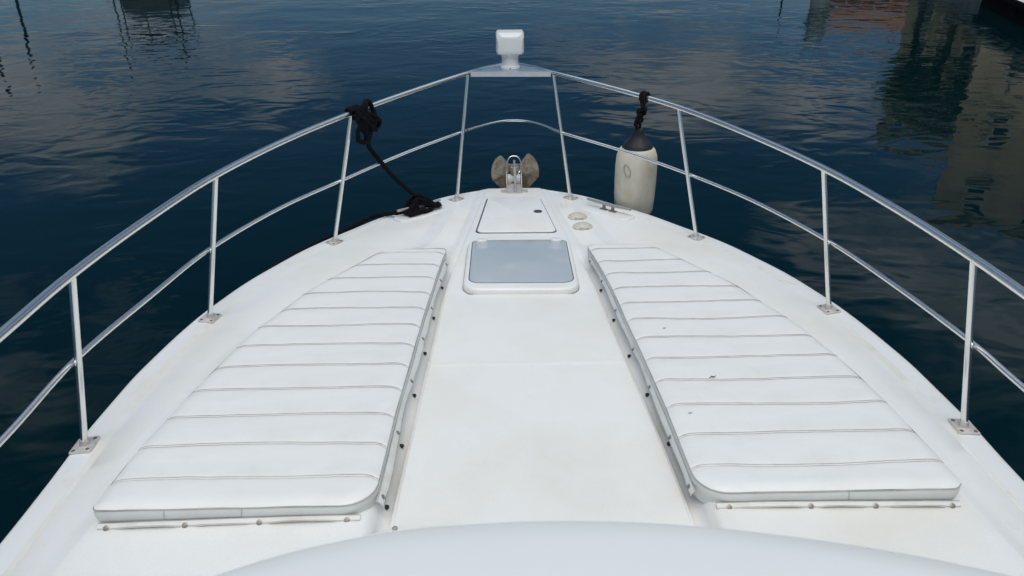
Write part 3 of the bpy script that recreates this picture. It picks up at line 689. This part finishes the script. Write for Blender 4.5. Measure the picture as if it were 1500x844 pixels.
# studs left bare on the risers beside the walkway
for sd, T in ((-1, [(0.4005, 1.578), (0.397, 1.855), (0.388, 2.141), (0.374, 2.434), (0.360, 2.733), (0.342, 3.040)]), (1, [(0.4175, 1.840), (0.408, 2.119), (0.390, 2.388), (0.374, 2.688), (0.353, 2.985)])):
    for x, y in T:
        s0 = interp(y, SPH)+sd*interp(y, SPX)
        mb = MB(); mb.add(*lathe((sd*(s0+0.021), y, -0.012), [(0.0075, -.004), (0.0075, 0.002), (0.0055, 0.003), (0.0055, 0.006), (0.003, 0.0075), (0.0005, 0.0075)], 12, (-sd*.85, 0, .5)))
        mb.build('snap_stud', stud_m, yacht)

# ------------------------------------------------------------------ flybridge coaming and windscreen cover, nearest the camera
edge = [(-0.90, 0.235), (-0.75, 0.355), (-0.60, 0.455), (-0.50, 0.517), (-0.396, 0.574), (-0.31, 0.609), (-0.212, 0.632), (-0.12, 0.641), (-0.041, 0.643), (0.038, 0.640), (0.116, 0.632), (0.191, 0.620), (0.298, 0.596), (0.395, 0.567), (0.50, 0.524), (0.62, 0.462), (0.75, 0.378), (0.90, 0.26)]
ep = catmull([(x, y, 0) for x, y in edge], 4)
prof = [(-0.60, 0.03), (-0.30, 0.030), (-0.15, 0.022), (-0.08, 0.013), (-0.04, 0.006), (-0.006, 0.000), (-0.0015, -0.003), (0.0, -0.010), (-0.004, -0.045), (-0.02, -0.07), (-0.06, -0.10)]
vs = []; fs = []
for i, p_ in enumerate(ep):
    tq = (ep[min(i+1, len(ep)-1)]-ep[max(i-1, 0)]).normalized(); nr = Vector((-tq.y, tq.x, 0))
    nr = Vector((nr.x*.35, nr.y, 0)).normalized()
    for d, z in prof: vs.append((p_.x+nr.x*d, p_.y+nr.y*d, 0.803+z))
L = len(prof)
for i in range(len(ep)-1):
    for k in range(L-1): fs.append((i*L+k, i*L+k+1, (i+1)*L+k+1, (i+1)*L+k))
add('flybridge_coaming', vs, fs, smooth_gel, yacht, sharp=70)
# canvas windscreen cover running from under the coaming down to the deck
vs = []; fs = []; K = 40
for k in range(K+1):
    u = -1+2*k/K; x = 1.05*u
    for q in range(9):
        tq = q/8
        y = 0.54+0.82*tq - 0.50*u*u*(0.5+.5*tq); z = 0.735-0.738*tq-0.05*math.sin(math.pi*tq)+.003
        vs.append((x*(0.8+.2*tq), y, max(z, 0.045 if abs(x) > .36 else 0.0095)))
for k in range(K):
    for q in range(8): a = k*9+q; fs.append((a, a+1, a+10, a+9))
cov = add('windscreen_cover', vs, fs, flap_m, yacht, sharp=60)
# the tab of the cover snapped to the deck
tab = [Vector(p) for p in ((-0.47, 1.425), (-0.385, 1.474), (-0.365, 1.474), (-0.20, 1.470), (-0.16, 1.30), (-0.45, 1.30))]
v_, f_ = slab(tab, 0.0085, 0.0125, 0.001, 1); v_ = [(x, y, z+(0.006 if y > 1.35 else 0)) for x, y, z in v_]
tb = add('snap_tab', v_, f_, flap_m, cov)
add('snap', *lathe((-0.380, 1.461, 0.0185), [(0.0078, -.003), (0.0080, 0.0005), (0.0066, 0.0014), (0.0042, 0.0016), (0.0034, 0.0008), (0.0005, 0.0009)], 14, (0, -.3, .95)), snap_m, cov)

# ------------------------------------------------------------------ fender
fc = Vector((0.772, 4.372, 0.105))
fen = thing('boat_fender', 'grubby cream cylindrical fender with a black top hanging from the right rail', 'fender', (fc.x, fc.y, fc.z-0.28))
ax = Vector((-0.012, -0.05, 1)).normalized()
add('fender_body', *lathe(fc, [(0.02, -.262), (0.070, -.256), (0.105, -.236), (0.122, -.19), (0.128, -.10), (0.130, 0.0), (0.129, .10), (0.125, .155), (0.112, .193), (0.098, .207), (0.094, .209)], 40, ax), fendm, fen, sharp=60)
add('fender_cap', *lathe(fc, [(0.096, .2065), (0.094, .214), (0.080, .236), (0.055, .262), (0.040, .285), (0.033, .305), (0.030, .325), (0.018, .333)], 32, ax), fendcap, fen, sharp=60)
# oval moulded valve patch on the body
vp = fc+ax*0.085
vpts = []
for a in range(24):
    th_ = R(-125)+0.17*math.cos(a*math.pi/12); vpts.append(vp+Vector((math.cos(th_)*.1305, math.sin(th_)*.1305, 0.033*math.sin(a*math.pi/12)-.10*.17*math.cos(a*math.pi/12))))
add('valve_patch', *tube(vpts, 0.0038, 6, closed=True), mat('fender_mark', (0.40, 0.36, 0.27), 0.6), fen)
top = fc+ax*.33; rail = Vector((0.697, 3.930, 0.6925))
rail = Vector((0.716, 3.921, 0.6915))
rail = Vector((0.705, 3.934, 0.693))
d0 = (rail-top)
add('lanyard_turn', *rope([top+ax*-.02, top+d0*.1+Vector((.006, 0, 0)), top+d0*.25+Vector((-.012, 0, 0)), top+d0*.42+Vector((.008, 0, 0)), top+d0*.6+Vector((-.004, -.004, 0)), top+d0*.8+Vector((.006, 0, 0)), top+d0*.93+Vector((.005, 0, 0))], 0.0085), ropem2, fen)
add('lanyard_turn', *rope([top+ax*-.02+Vector((-.01, 0, 0)), top+d0*.12+Vector((-.016, -.006, 0)), top+d0*.28+Vector((.012, -.012, 0)), top+d0*.44+Vector((-.014, -.010, 0)), top+d0*.62+Vector((.010, .004, 0)), top+d0*.82+Vector((-.010, 0, 0)), top+d0*.95+Vector((-.004, 0, 0))], 0.0085), ropem2, fen)
add('lanyard_turn', *rope([top+d0*.66+Vector((-.005, -.012, 0)), top+d0*.60+Vector((-.022, -.016, 0)), top+d0*.45+Vector((-.020, -.018, 0)), top+d0*.30+Vector((-.026, -.014, 0)), top+d0*.16+Vector((-.030, -.010, -.01))], 0.0075), ropem2, fen)
# knot
for k in range(3):
    z = .52+.055*k
    add('lanyard_turn', *rope([top+d0*z+Vector((.022*math.cos(a), .022*math.sin(a), .006*math.sin(a+k))) for a in [i*2*math.pi/10 for i in range(11)]], 0.0085), ropem2, fen)
# two turns round the rail
rd = Vector((0.287, -0.352, -.04)).normalized(); ru = Vector((0, 0, 1)); rn = rd.cross(ru).normalized(); ru = rn.cross(rd)
for o in (-.012, .010): add('lanyard_turn', *rope([rail+rd*(o+.004*a/6)+(rn*math.cos(a)+ru*math.sin(a))*0.0235 for a in [i*2*math.pi/12 for i in range(13)]], 0.0085), ropem2, fen)

# ------------------------------------------------------------------ mooring rope on the left bow
mrope = thing('mooring_rope', 'black mooring rope knotted round the left rail and belayed on the left cleat', 'rope', (-0.6, 4.1, -0.03))
kp = Vector((-0.836, 3.715, .668)); kd = (Vector((-0.56, 4.11, .709))-kp).normalized(); kn = kd.cross(Vector((0, 0, 1))).normalized(); ku = kn.cross(kd)
def K_(a, b_, c_): return kp+kd*(a*0.86)+kn*b_+ku*(c_*0.72 if c_ < 0 else c_*.9)
RR = 0.0118
for o in (-0.012, 0.016, 0.042):            # turns round the rail beside the stanchion
    add('rope_turn', *rope([K_(o+.02*a/6.3, .030*math.cos(a+.6), .030*math.sin(a+.6)-.004) for a in [i*2*math.pi/12 for i in range(14)]], RR), ropem, mrope)
# the big loose loop over the rail
add('rope_turn', *rope([K_(.055, .03, -.035), K_(.066, .045, .012), K_(.080, .035, .032), K_(.110, .015, .040), K_(.145, .005, .030), K_(.165, .008, -.01), K_(.162, .02, -.06), K_(.14, .036, -.10), K_(.11, .044, -.09), K_(.085, .044, -.05), K_(.06, .040, -.02)], RR+.001), ropem, mrope)
add('rope_turn', *rope([K_(.05, .045, -.01), K_(.09, .056, -.03), K_(.13, .060, -.065), K_(.165, .050, -.105), K_(.155, .036, -.14), K_(.115, .036, -.135), K_(.085, .045, -.10), K_(.065, .05, -.06), K_(.03, .045, -.04)], RR), ropem, mrope)
add('rope_turn', *rope([K_(.02, .034, .02), K_(.05, .05, -.02), K_(.08, .058, -.06), K_(.115, .055, -.08), K_(.15, .04, -.085), K_(.172, .02, -.10), K_(.15, .01, -.12), K_(.11, .015, -.10), K_(.07, .03, -.07)], RR), ropem, mrope)
add('rope_turn', *rope([K_(.045, .03, .01), K_(.062, .052, -.03), K_(.085, .062, -.085), K_(.10, .052, -.125), K_(.075, .04, -.15), K_(.05, .045, -.11), K_(.045, .05, -.06)], RR+.001), ropem, mrope)
add('rope_turn', *rope([K_(.0, .036, .012), K_(.018, .056, -.03), K_(.045, .066, -.07), K_(.07, .066, -.11), K_(.10, .058, -.145), K_(.13, .045, -.15)], RR+.001), ropem, mrope)
# hanging bights under the rail
add('rope_turn', *rope([K_(-.012, .03, .0), K_(-.004, .042, -.05), K_(.012, .046, -.10), K_(.03, .046, -.15), K_(.045, .04, -.19), K_(.03, .035, -.215), K_(.002, .03, -.205), K_(-.016, .030, -.175), K_(-.012, .036, -.13), K_(.004, .042, -.09)], RR), ropem, mrope)
add('rope_turn', *rope([K_(.012, .044, -.0), K_(.02, .052, -.05), K_(.036, .056, -.10), K_(.055, .05, -.14), K_(.07, .045, -.17)], RR), ropem, mrope)
add('rope_turn', *rope([K_(.04, .046, .0), K_(.04, .056, -.05), K_(.03, .058, -.09), K_(.03, .055, -.13), K_(.055, .05, -.165)], RR), ropem, mrope)
dn, nr, cm = CL
hz = 0.030
tail = [K_(.045, .048, -.08), K_(.055, .050, -.13), K_(.070, .048, -.17), Vector((-0.793, 3.87, 0.46)), Vector((-0.741, 3.95, 0.339)), Vector((-0.699, 4.02, 0.247)), Vector((-0.640, 4.08, 0.160)), Vector((-0.592, 4.115, 0.105)), cm+dn*.03+nr*.01+Vector((0, 0, .05-cm.z+hz)), cm+dn*.07-nr*.02+Vector((0, 0, .02))]
add('tail', *rope(tail, 0.0122), ropem, mrope)
def Q(a, b_, c_): return Vector((cm.x, cm.y, hz))+dn*a+nr*b_+Vector((0, 0, c_))
# figure-of-eight turns under and over the horns
for k, (s_, l_) in enumerate(((1, 0), (-1, .012), (1, .026), (-1, .036))):
    add('rope_turn', *rope([Q(-.105, .0, -.022+l_*.3), Q(-.095, -.028*s_, -.016), Q(-.05, -.022*s_, .012+l_*.6), Q(0, 0, .024+l_), Q(.05, .022*s_, .012+l_*.6), Q(.095, .028*s_, -.016), Q(.105, 0, -.024+l_*.3), Q(.095, -.028*s_, -.016), Q(.04, -.026*s_, .008+l_*.5), Q(-.01, -.006, .022+l_*.8), Q(-.06, .024*s_, .006+l_*.4), Q(-.10, .022*s_, -.018)], RR), ropem, mrope)
# turns round the base of the cleat
for r_, z in ((.042, -.030), (.052, -.018)):
    add('rope_turn', *rope([Q((.062+r_*.5)*math.cos(a), r_*math.sin(a), z+.006*math.sin(2*a)) for a in [i*2*math.pi/14 for i in range(15)]], RR), ropem, mrope)
add('rope_turn', *rope([Q(.075, -.035, -.012), Q(.105, -.038, -.016), Q(.132, -.028, -.020), Q(.138, -.004, -.020), Q(.115, .010, -.012), Q(.085, -.005, .0)], RR), ropem, mrope)
add('rope_turn', *rope([Q(-.03, -.05, -.018), Q(-.075, -.052, -.022), Q(-.10, -.046, -.026), Q(-.07, -.03, -.012), Q(-.02, -.02, .0)], RR), ropem, mrope)
# lead running aft just outside the deck edge
def edge_pt(y, off, z):
    e = interp(y, EDGE); d_ = (interp(y+.02, EDGE)-interp(y-.02, EDGE))/.04
    n_ = Vector((-1, -d_*-1*-1, 0)); n_ = Vector((-1.0, -d_, 0)); n_ = Vector((-1, d_*-1, 0)).normalized()
    n_ = Vector((-1, -d_*(-1)*(-1), 0)).normalized()
    # outward normal on the port side: edge runs (-e(y), y) so its tangent is (-d_, 1)
    n_ = Vector((-1, -d_, 0)).normalized()
    return Vector((-e, y, z))+n_*off
lead = [Q(-.05, -.02, .0), Q(-.09, 0.005, -.020)]+[edge_pt(y, o, z) for y, o, z in ((4.08, .006, -.012), (4.00, .012, -.016), (3.92, .013, -.022), (3.84, .014, -.028), (3.74, .014, -.028), (3.62, .014, -.030), (3.48, .014, -.034), (3.30, .014, -.046), (3.10, .013, -.075), (2.9, .010, -.13), (2.6, .006, -.26))]
add('lead', *rope(lead, 0.0125), ropem, mrope)

# ------------------------------------------------------------------ dry crumbs on the cushion
for (x, y, lab) in ((0.626, 2.062, 'curled brown leaf crumb lying on a seam halfway along the right cushion'), (0.537, 2.415, 'tiny dark leaf crumb on the right cushion, the one farthest forward'), (0.468+.03, 1.855, 'tiny brown crumb near the inner edge of the right cushion')):
    big_ = 'curled' in lab; k = 1.0 if big_ else .55
    pts = [Vector((x-.012*k, y-.003*k, ZT+.0022)), Vector((x-.004*k, y+.002*k, ZT+.005)), Vector((x+.004*k, y+.001*k, ZT+.003)), Vector((x+.012*k, y+.005*k, ZT+.006))]
    o = add('leaf_crumb', *tube(catmull(pts, 4), lambda q: .0022*k*(1-.6*abs(2*q-1)), 6), leafdry)
    o['label'] = lab; o['category'] = 'leaf crumb'; o['group'] = 'dry crumbs on the right cushion'
# ------------------------------------------------------------------ harbour round the boat (mostly seen mirrored in the water)
SEA = WATER_Z
def pol(az, D, h=0.0): return Vector((D*math.sin(R(az)), D*math.cos(R(az)), SEA+h))
concrete = mat('quay_stone', (0.26, 0.255, 0.215), 0.85); dirty(concrete, WHITE, (0.09, 0.095, 0.085), 0.9, 0.45, 0.65, 0.8, stretch=(1, 1, .12)); dirty(concrete, WHITE, (0.20, 0.18, 0.145), 3, 0.5, 0.7, 0.5, seed=3)
black_rub = mat('black_float', (0.004, 0.004, 0.005), 0.9); black_rub.node_tree.nodes['Principled BSDF'].inputs['Specular IOR Level'].default_value = 0.15
pale_deck = mat('pale_deck', (0.62, 0.61, 0.58), 0.8); dirty(pale_deck, WHITE, (0.35, 0.34, 0.31), 4, 0.5, 0.75, 0.6)
render_w = mat('stone_wall', (0.56, 0.48, 0.32), 0.9); dirty(render_w, WHITE, (0.36, 0.31, 0.20), 1.2, 0.45, 0.7, 0.8); bump(render_w, 6, .02, .6)
olive_w = mat('olive_wall', (0.36, 0.37, 0.24), 0.9); dirty(olive_w, WHITE, (0.22, 0.235, 0.14), 1.0, 0.45, 0.7, 0.7)
brick_w = mat('brick_wall', (0.22, 0.12, 0.075), 0.9); dirty(brick_w, WHITE, (0.20, 0.09, 0.05), 2.0, 0.45, 0.7, 0.8)
roof_m = mat('roof_tile', (0.20, 0.10, 0.065), 0.85); dirty(roof_m, WHITE, (0.15, 0.07, 0.045), 3, 0.45, 0.7, 0.7)
win_m = mat('dark_window', (0.02, 0.025, 0.03), 0.1); frame_m = mat('window_frame', (0.5, 0.49, 0.45), 0.6)
bark = mat('bark', (0.08, 0.06, 0.045), 0.9); leafm = mat('leaf', (0.045, 0.075, 0.028), 0.7); dirty(leafm, WHITE, (0.09, 0.11, 0.045), 1.5, 0.45, 0.65, 0.9)
hull_d = mat('dark_hull', (0.012, 0.018, 0.016), 0.35); wood = mat('old_timber', (0.30, 0.37, 0.35), 0.85); dirty(wood, WHITE, (0.15, 0.19, 0.18), 4, 0.45, 0.7, 0.8, stretch=(1, 1, .3))
cabin_m = mat('cabin_paint', (0.03, 0.045, 0.04), 0.5)

# floating pontoon whose pale corner shows top right
A = Vector((13.50, 21.25, 0)); d = Vector((-0.30, -0.95, 0)).normalized(); n = Vector((-d.y, d.x, 0))
pont = thing('floating_pontoon', 'black-sided floating pontoon with a pale top, cutting across the top right corner', 'pontoon', (A+d*5+n*1.3+Vector((0, 0, SEA))), world=True)
for k in range(4):
    mb = MB(); mb.add(*box(A+d*(1.5+3.05*k)+n*1.3+Vector((0, 0, SEA+0.10)), 3.0, 2.6, 0.56, d, n)); mb.build('float', black_rub, pont, smooth=False)
for k in range(40):
    mb = MB(); mb.add(*box(A+d*(0.15+0.305*k)+n*1.3+Vector((0, 0, SEA+0.405)), 0.29, 2.7, 0.045, d, n)); mb.build('plank', pale_deck, pont, smooth=False)
mb = MB(); mb.add(*box(A+d*6.1+n*(-.075)+Vector((0, 0, SEA+0.40)), 12.2, 0.05, 0.12, d, n)); mb.build('rubbing_strip', black_rub, pont, smooth=False)

# quay
wa, wb = Vector((9.9, 4.6, 0)), Vector((31.5, 70.0, 0)); wd = (wb-wa).normalized(); wn = Vector((wd.y, -wd.x, 0)); wl = (wb-wa).length
qw = thing('quay_wall', 'weathered grey stone quay wall mirrored in the water at top right', 'wall', (wa+wb)/2+Vector((0, 0, SEA)), world=True)
for row in range(3):
    k = 0; s = -0.6*(row % 2)
    while s < wl:
        L_ = 1.5+0.9*random.random()
        mb = MB(); mb.add(*box(wa+wd*(s+L_/2)+wn*(0.5+.03*random.random())+Vector((0, 0, SEA-0.15+0.68*row)), L_-.03, 1.0, 0.655, wd, wn)); mb.build('stone', concrete, qw, smooth=False)
        s += L_; k += 1
s = 0
while s < wl:
    mb = MB(); mb.add(*box(wa+wd*(s+1.2)+wn*0.5+Vector((0, 0, SEA+1.69)), 2.37, 1.15, 0.20, wd, wn)); mb.build('coping_stone', pale_deck if False else concrete, qw, smooth=False); s += 2.4
g = MB(); P = [wa+wn*1.03, wb+wn*1.03, wb+wn*1.03+Vector((120, 30, 0)), wa+wn*1.03+Vector((120, -60, 0))]
g.add([(p.x, p.y, SEA+1.75) for p in P]+[(p.x, p.y, SEA-1) for p in P], [(0, 1, 2, 3), (0, 1, 5, 4), (1, 2, 6, 5), (2, 3, 7, 6), (3, 0, 4, 7)])
go = g.build('quay_ground', concrete, world=True, smooth=False); go['kind'] = 'structure'

def house(name, label, c, w, dpt, h, yaw, wall_m, nx, nz, roof=0.0, group=None, ws=1.0):
    r = thing(name, label, 'building', c, world=True)
    ax_ = Vector((math.cos(yaw), math.sin(yaw), 0)); ay_ = Vector((-math.sin(yaw), math.cos(yaw), 0)); az_ = Vector((0, 0, 1))
    mb = MB(); mb.add(*box(c+az_*(h/2), w, dpt, h, ax_, ay_)); wallo = mb.build('wall', wall_m, r, smooth=False)
    if roof:
        e = .35; q = []
        for sx in (-1, 1):
            for (yy, zz) in ((-1, 0), (1, 0), (0, 1)): q.append(c+ax_*(sx*(w/2+e))+ay_*(yy*(dpt/2+e))+az_*(h+.02+zz*roof))
        ro = add('roof', q, [(0, 2, 1), (3, 4, 5), (0, 3, 5, 2), (1, 2, 5, 4), (0, 1, 4, 3)], roof_m, r, smooth=False)
        mb = MB(); mb.add(*box(c+ax_*(w*.25)+ay_*(dpt*.12)+az_*(h+roof*.9), .6, .6, 1.2, ax_, ay_)); mb.build('chimney', wall_m, ro, smooth=False)
    else:
        mb = MB(); mb.add(*box(c+az_*(h+.1), w+.3, dpt+.3, .25, ax_, ay_)); mb.build('parapet', wall_m, r, smooth=False)
    for i in range(nx):
        for j in range(nz):
            p = c+ax_*((i+.5)/nx-.5)*w*.9+ay_*(-dpt/2)+az_*(h*(j+.55)/nz)
            ww, wh = w/nx*.42*ws, h/nz*.5*ws
            mb = MB(); mb.add(*box(p-ay_*.02, ww+.2, .10, wh+.2, ax_, ay_)); wf = mb.build('window', frame_m, r, smooth=False)
            mb = MB(); mb.add(*box(p-ay_*.065, ww, .03, wh, ax_, ay_)); mb.build('pane', win_m, wf, smooth=False)
            mb = MB(); mb.add(*box(p-ay_*.09-az_*(wh/2+.14), ww+.4, .2, .08, ax_, ay_)); mb.build('sill', frame_m, wf, smooth=False)
    return r
house('stone_house', 'pale stone house with a few small windows, mirrored along the right edge', pol(39.2, 38, 1.75), 7.4, 7, 8.0, R(-38), render_w, 3, 3, ws=.55)
house('apartment_house', 'olive apartment house behind the quayside trees, mirrored in broken green streaks', pol(32.4, 47, 1.75), 6.2, 8, 7.4, R(-30), olive_w, 5, 5)
house('brick_house', 'orange brick house with tiled roof, mirrored at the top edge right of centre', pol(26.6, 62, 1.75), 6.2, 6, 2.6, R(-20), brick_w, 3, 1, roof=1.9)

def tree(label, c, h, cr, seed):
    rnd = random.Random(seed); r = thing('broadleaf_tree', label, 'tree', c, world=True, group='trees along the quay')
    trunk = [c, c+Vector((.1, .05, h*.3)), c+Vector((-.05, .1, h*.6)), c+Vector((.05, 0, h*.85))]
    mb = MB(); mb.add(*tube(catmull(trunk, 4), lambda q: .17*(1-.75*q), 8))
    for k in range(7):
        a = rnd.random()*6.28; z = h*(.3+.07*k); e = c+Vector((math.cos(a)*cr*.7, math.sin(a)*cr*.7, z+cr*.5))
        s0 = c+Vector((0, .05, z)); mb.add(*tube([s0, s0.lerp(e, .5)+Vector((0, 0, .1)), e], lambda q: .06*(1-.8*q), 6))
    mb.build('trunk', bark, r)
    cl = [c+Vector((rnd.gauss(0, cr*.45), rnd.gauss(0, cr*.45), h*(.42+.5*rnd.random()))) for _ in range(26)]
    vs = []; fs = []
    for q in cl:
        for _ in range(70):
            p = q+Vector((rnd.gauss(0, cr*.2), rnd.gauss(0, cr*.2), rnd.gauss(0, cr*.17)))
            u = Vector((rnd.gauss(0, 1), rnd.gauss(0, 1), rnd.gauss(0, 1))).normalized(); w = u.orthogonal().normalized(); s_ = .10+.10*rnd.random()
            k = len(vs); vs += [p-u*s_, p+w*s_*.5, p+u*s_, p-w*s_*.5]; fs.append((k, k+1, k+2, k+3))
    cw = add('crown', vs, fs, leafm, r, smooth=False); cw['kind'] = 'stuff'
for az_, D_, h_, cr_, sd_, lab in ((29.3, 40, 5.6, 1.1, 1, 'slim green tree on the quay, farthest left of the mirrored trees'), (31.3, 38, 5.4, 1.2, 2, 'bushy green tree on the quay in front of the olive apartment house'),
                                   (34.0, 36, 5.6, 1.3, 3, 'green tree on the quay between the olive and the stone house'), (41.0, 30, 3.2, 1.1, 4, 'low green shrubby tree in front of the plain stone house')):
    tree(lab, pol(az_, D_, 1.75), h_, cr_, sd_)

def pole(label, az_, D_, h_, r_, m_, name='mooring_pole', cat='pole', cap=True, lean=0.0, group=None):
    c = pol(az_, D_); r = thing(name, label, cat, c, world=True, group=group)
    mb = MB(); mb.add(*tube([c-Vector((0, 0, 1.0)), c+Vector((lean*.5, 0, h_*.5)), c+Vector((lean, 0, h_))], lambda q: r_*(1-.12*q), 12)); mb.build('shaft', m_, r)
    if cap:
        t_ = c+Vector((lean, 0, h_)); mb = MB(); mb.add(*lathe(t_, [(r_*1.05, -.02), (r_*1.05, .03), (r_*.6, .12), (.01, .18)], 14)); mb.build('cap', m_, r)
        mb = MB(); mb.add(*lathe(c+Vector((lean*.6, 0, h_*.6)), [(r_*1.08, 0), (r_*1.16, .02), (r_*1.16, .10), (r_*1.08, .12)], 14)); mb.build('band', black_rub, r)
pole('stout grey-green timber mooring pile mirrored at the top edge right of centre', 22.9, 30, 2.0, 0.36, wood, 'mooring_pile', 'pile')
pole('thin dark mooring pole mirrored as a squiggle near the top left corner', -31.6, 30, 2.3, 0.05, hull_d, lean=-.25, group='thin mooring poles')
pole('thin dark mooring pole mirrored at the extreme left edge', -33.6, 30, 2.6, 0.06, hull_d, lean=-.1, group='thin mooring poles')
pole('thin dark mooring pole beside the low dinghy ahead', 20.4, 30, 1.3, 0.035, hull_d, group='thin mooring poles')

def launch(label, az_, D_, L_, bw, fb, cab, yaw, name, cat, poles=()):
    c = pol(az_, D_); r = thing(name, label, cat, c, world=True)
    ax_ = Vector((math.sin(yaw), math.cos(yaw), 0)); ay_ = Vector((ax_.y, -ax_.x, 0)); vs = []; fs = []
    st_ = [(-.5, .80), (-.3, .96), (0, 1.0), (.25, .82), (.42, .42), (.5, .04)]
    for s, w in st_:
        for u, z in ((-1, fb*(1+.25*max(0, s))), (-.92, fb*.35), (-.55, -.25), (.55, -.25), (.92, fb*.35), (1, fb*(1+.25*max(0, s)))):
            vs.append(c+ax_*(s*L_)+ay_*(u*w*bw/2)+Vector((0, 0, z)))
    for i in range(len(st_)-1):
        for k in range(5): fs.append((i*6+k, i*6+k+1, i*6+6+k+1, i*6+6+k))
    fs.append(tuple(range(6)))
    add('hull', vs, fs, hull_d, r)
    dv = []; df = []
    for i in range(len(st_)): dv += [vs[i*6]-Vector((0, 0, .06)), vs[i*6+5]-Vector((0, 0, .06))]
    for i in range(len(st_)-1): df.append((i*2, i*2+1, i*2+3, i*2+2))
    add('deck', dv, df, wood, r)
    if cab:
        q = []
        for z, k in ((fb-.1, 1), (fb+cab*.8, .9), (fb+cab, .75)):
            for a_, b__ in ((-.28, -.8), (.18, -.8), (.18, .8), (-.28, .8)): q.append(c+ax_*(a_*L_*k)+ay_*(b__*bw/2*k)+Vector((0, 0, z)))
        ff = [(i*4+k, i*4+(k+1) % 4, i*4+4+(k+1) % 4, i*4+4+k) for i in range(2) for k in range(4)]+[(8, 9, 10, 11)]
        cb = add('cabin', q, ff, cabin_m, r, smooth=False)
        for s in (-1, 1):
            mb = MB(); mb.add(*box(c+ax_*(-.05*L_)+ay_*(s*bw*.39)+Vector((0, 0, fb+cab*.45)), L_*.2, .03, cab*.35, ax_, ay_)); mb.build('window', win_m, cb, smooth=False)
    if cab > 1:
        for a_ in (-.30, .16):
            for b__ in (-.72, .72):
                p = c+ax_*(a_*L_)+ay_*(b__*bw/2)+Vector((0, 0, fb-.1)); mb = MB(); mb.add(*tube([p, p+Vector((0, 0, 1.0)), p+Vector((0, 0, 2.0))], .03, 8)); mb.build('awning_post', hull_d, r)
        mb = MB(); mb.add(*box(c+ax_*(-.07*L_)+Vector((0, 0, fb+1.93)), L_*.52, bw*.86, .09, ax_, ay_)); mb.build('awning', cabin_m, r, smooth=False)
    for (a_, b__, h_) in poles:
        p = c+ax_*(a_*L_)+ay_*(b__*bw/2)+Vector((0, 0, fb-.1)); mb = MB(); mb.add(*tube([p, p+Vector((.04, 0, h_*.5)), p+Vector((-.05, 0, h_))], .035, 8)); mb.build('mast', hull_d, r)
launch('dark cabin launch moored ahead, mirrored in broken black streaks at top left', -23.6, 36, 4.8, 2.7, 0.75, 1.05, R(-2), 'cabin_launch', 'boat', ((-.35, -.85, 2.9), (-.35, 0.95, 2.6)))
launch('low dark dinghy moored ahead, a thin mirrored streak at the top edge', 17.6, 31, 3.0, 1.4, 0.5, 0, R(80), 'dinghy', 'boat')
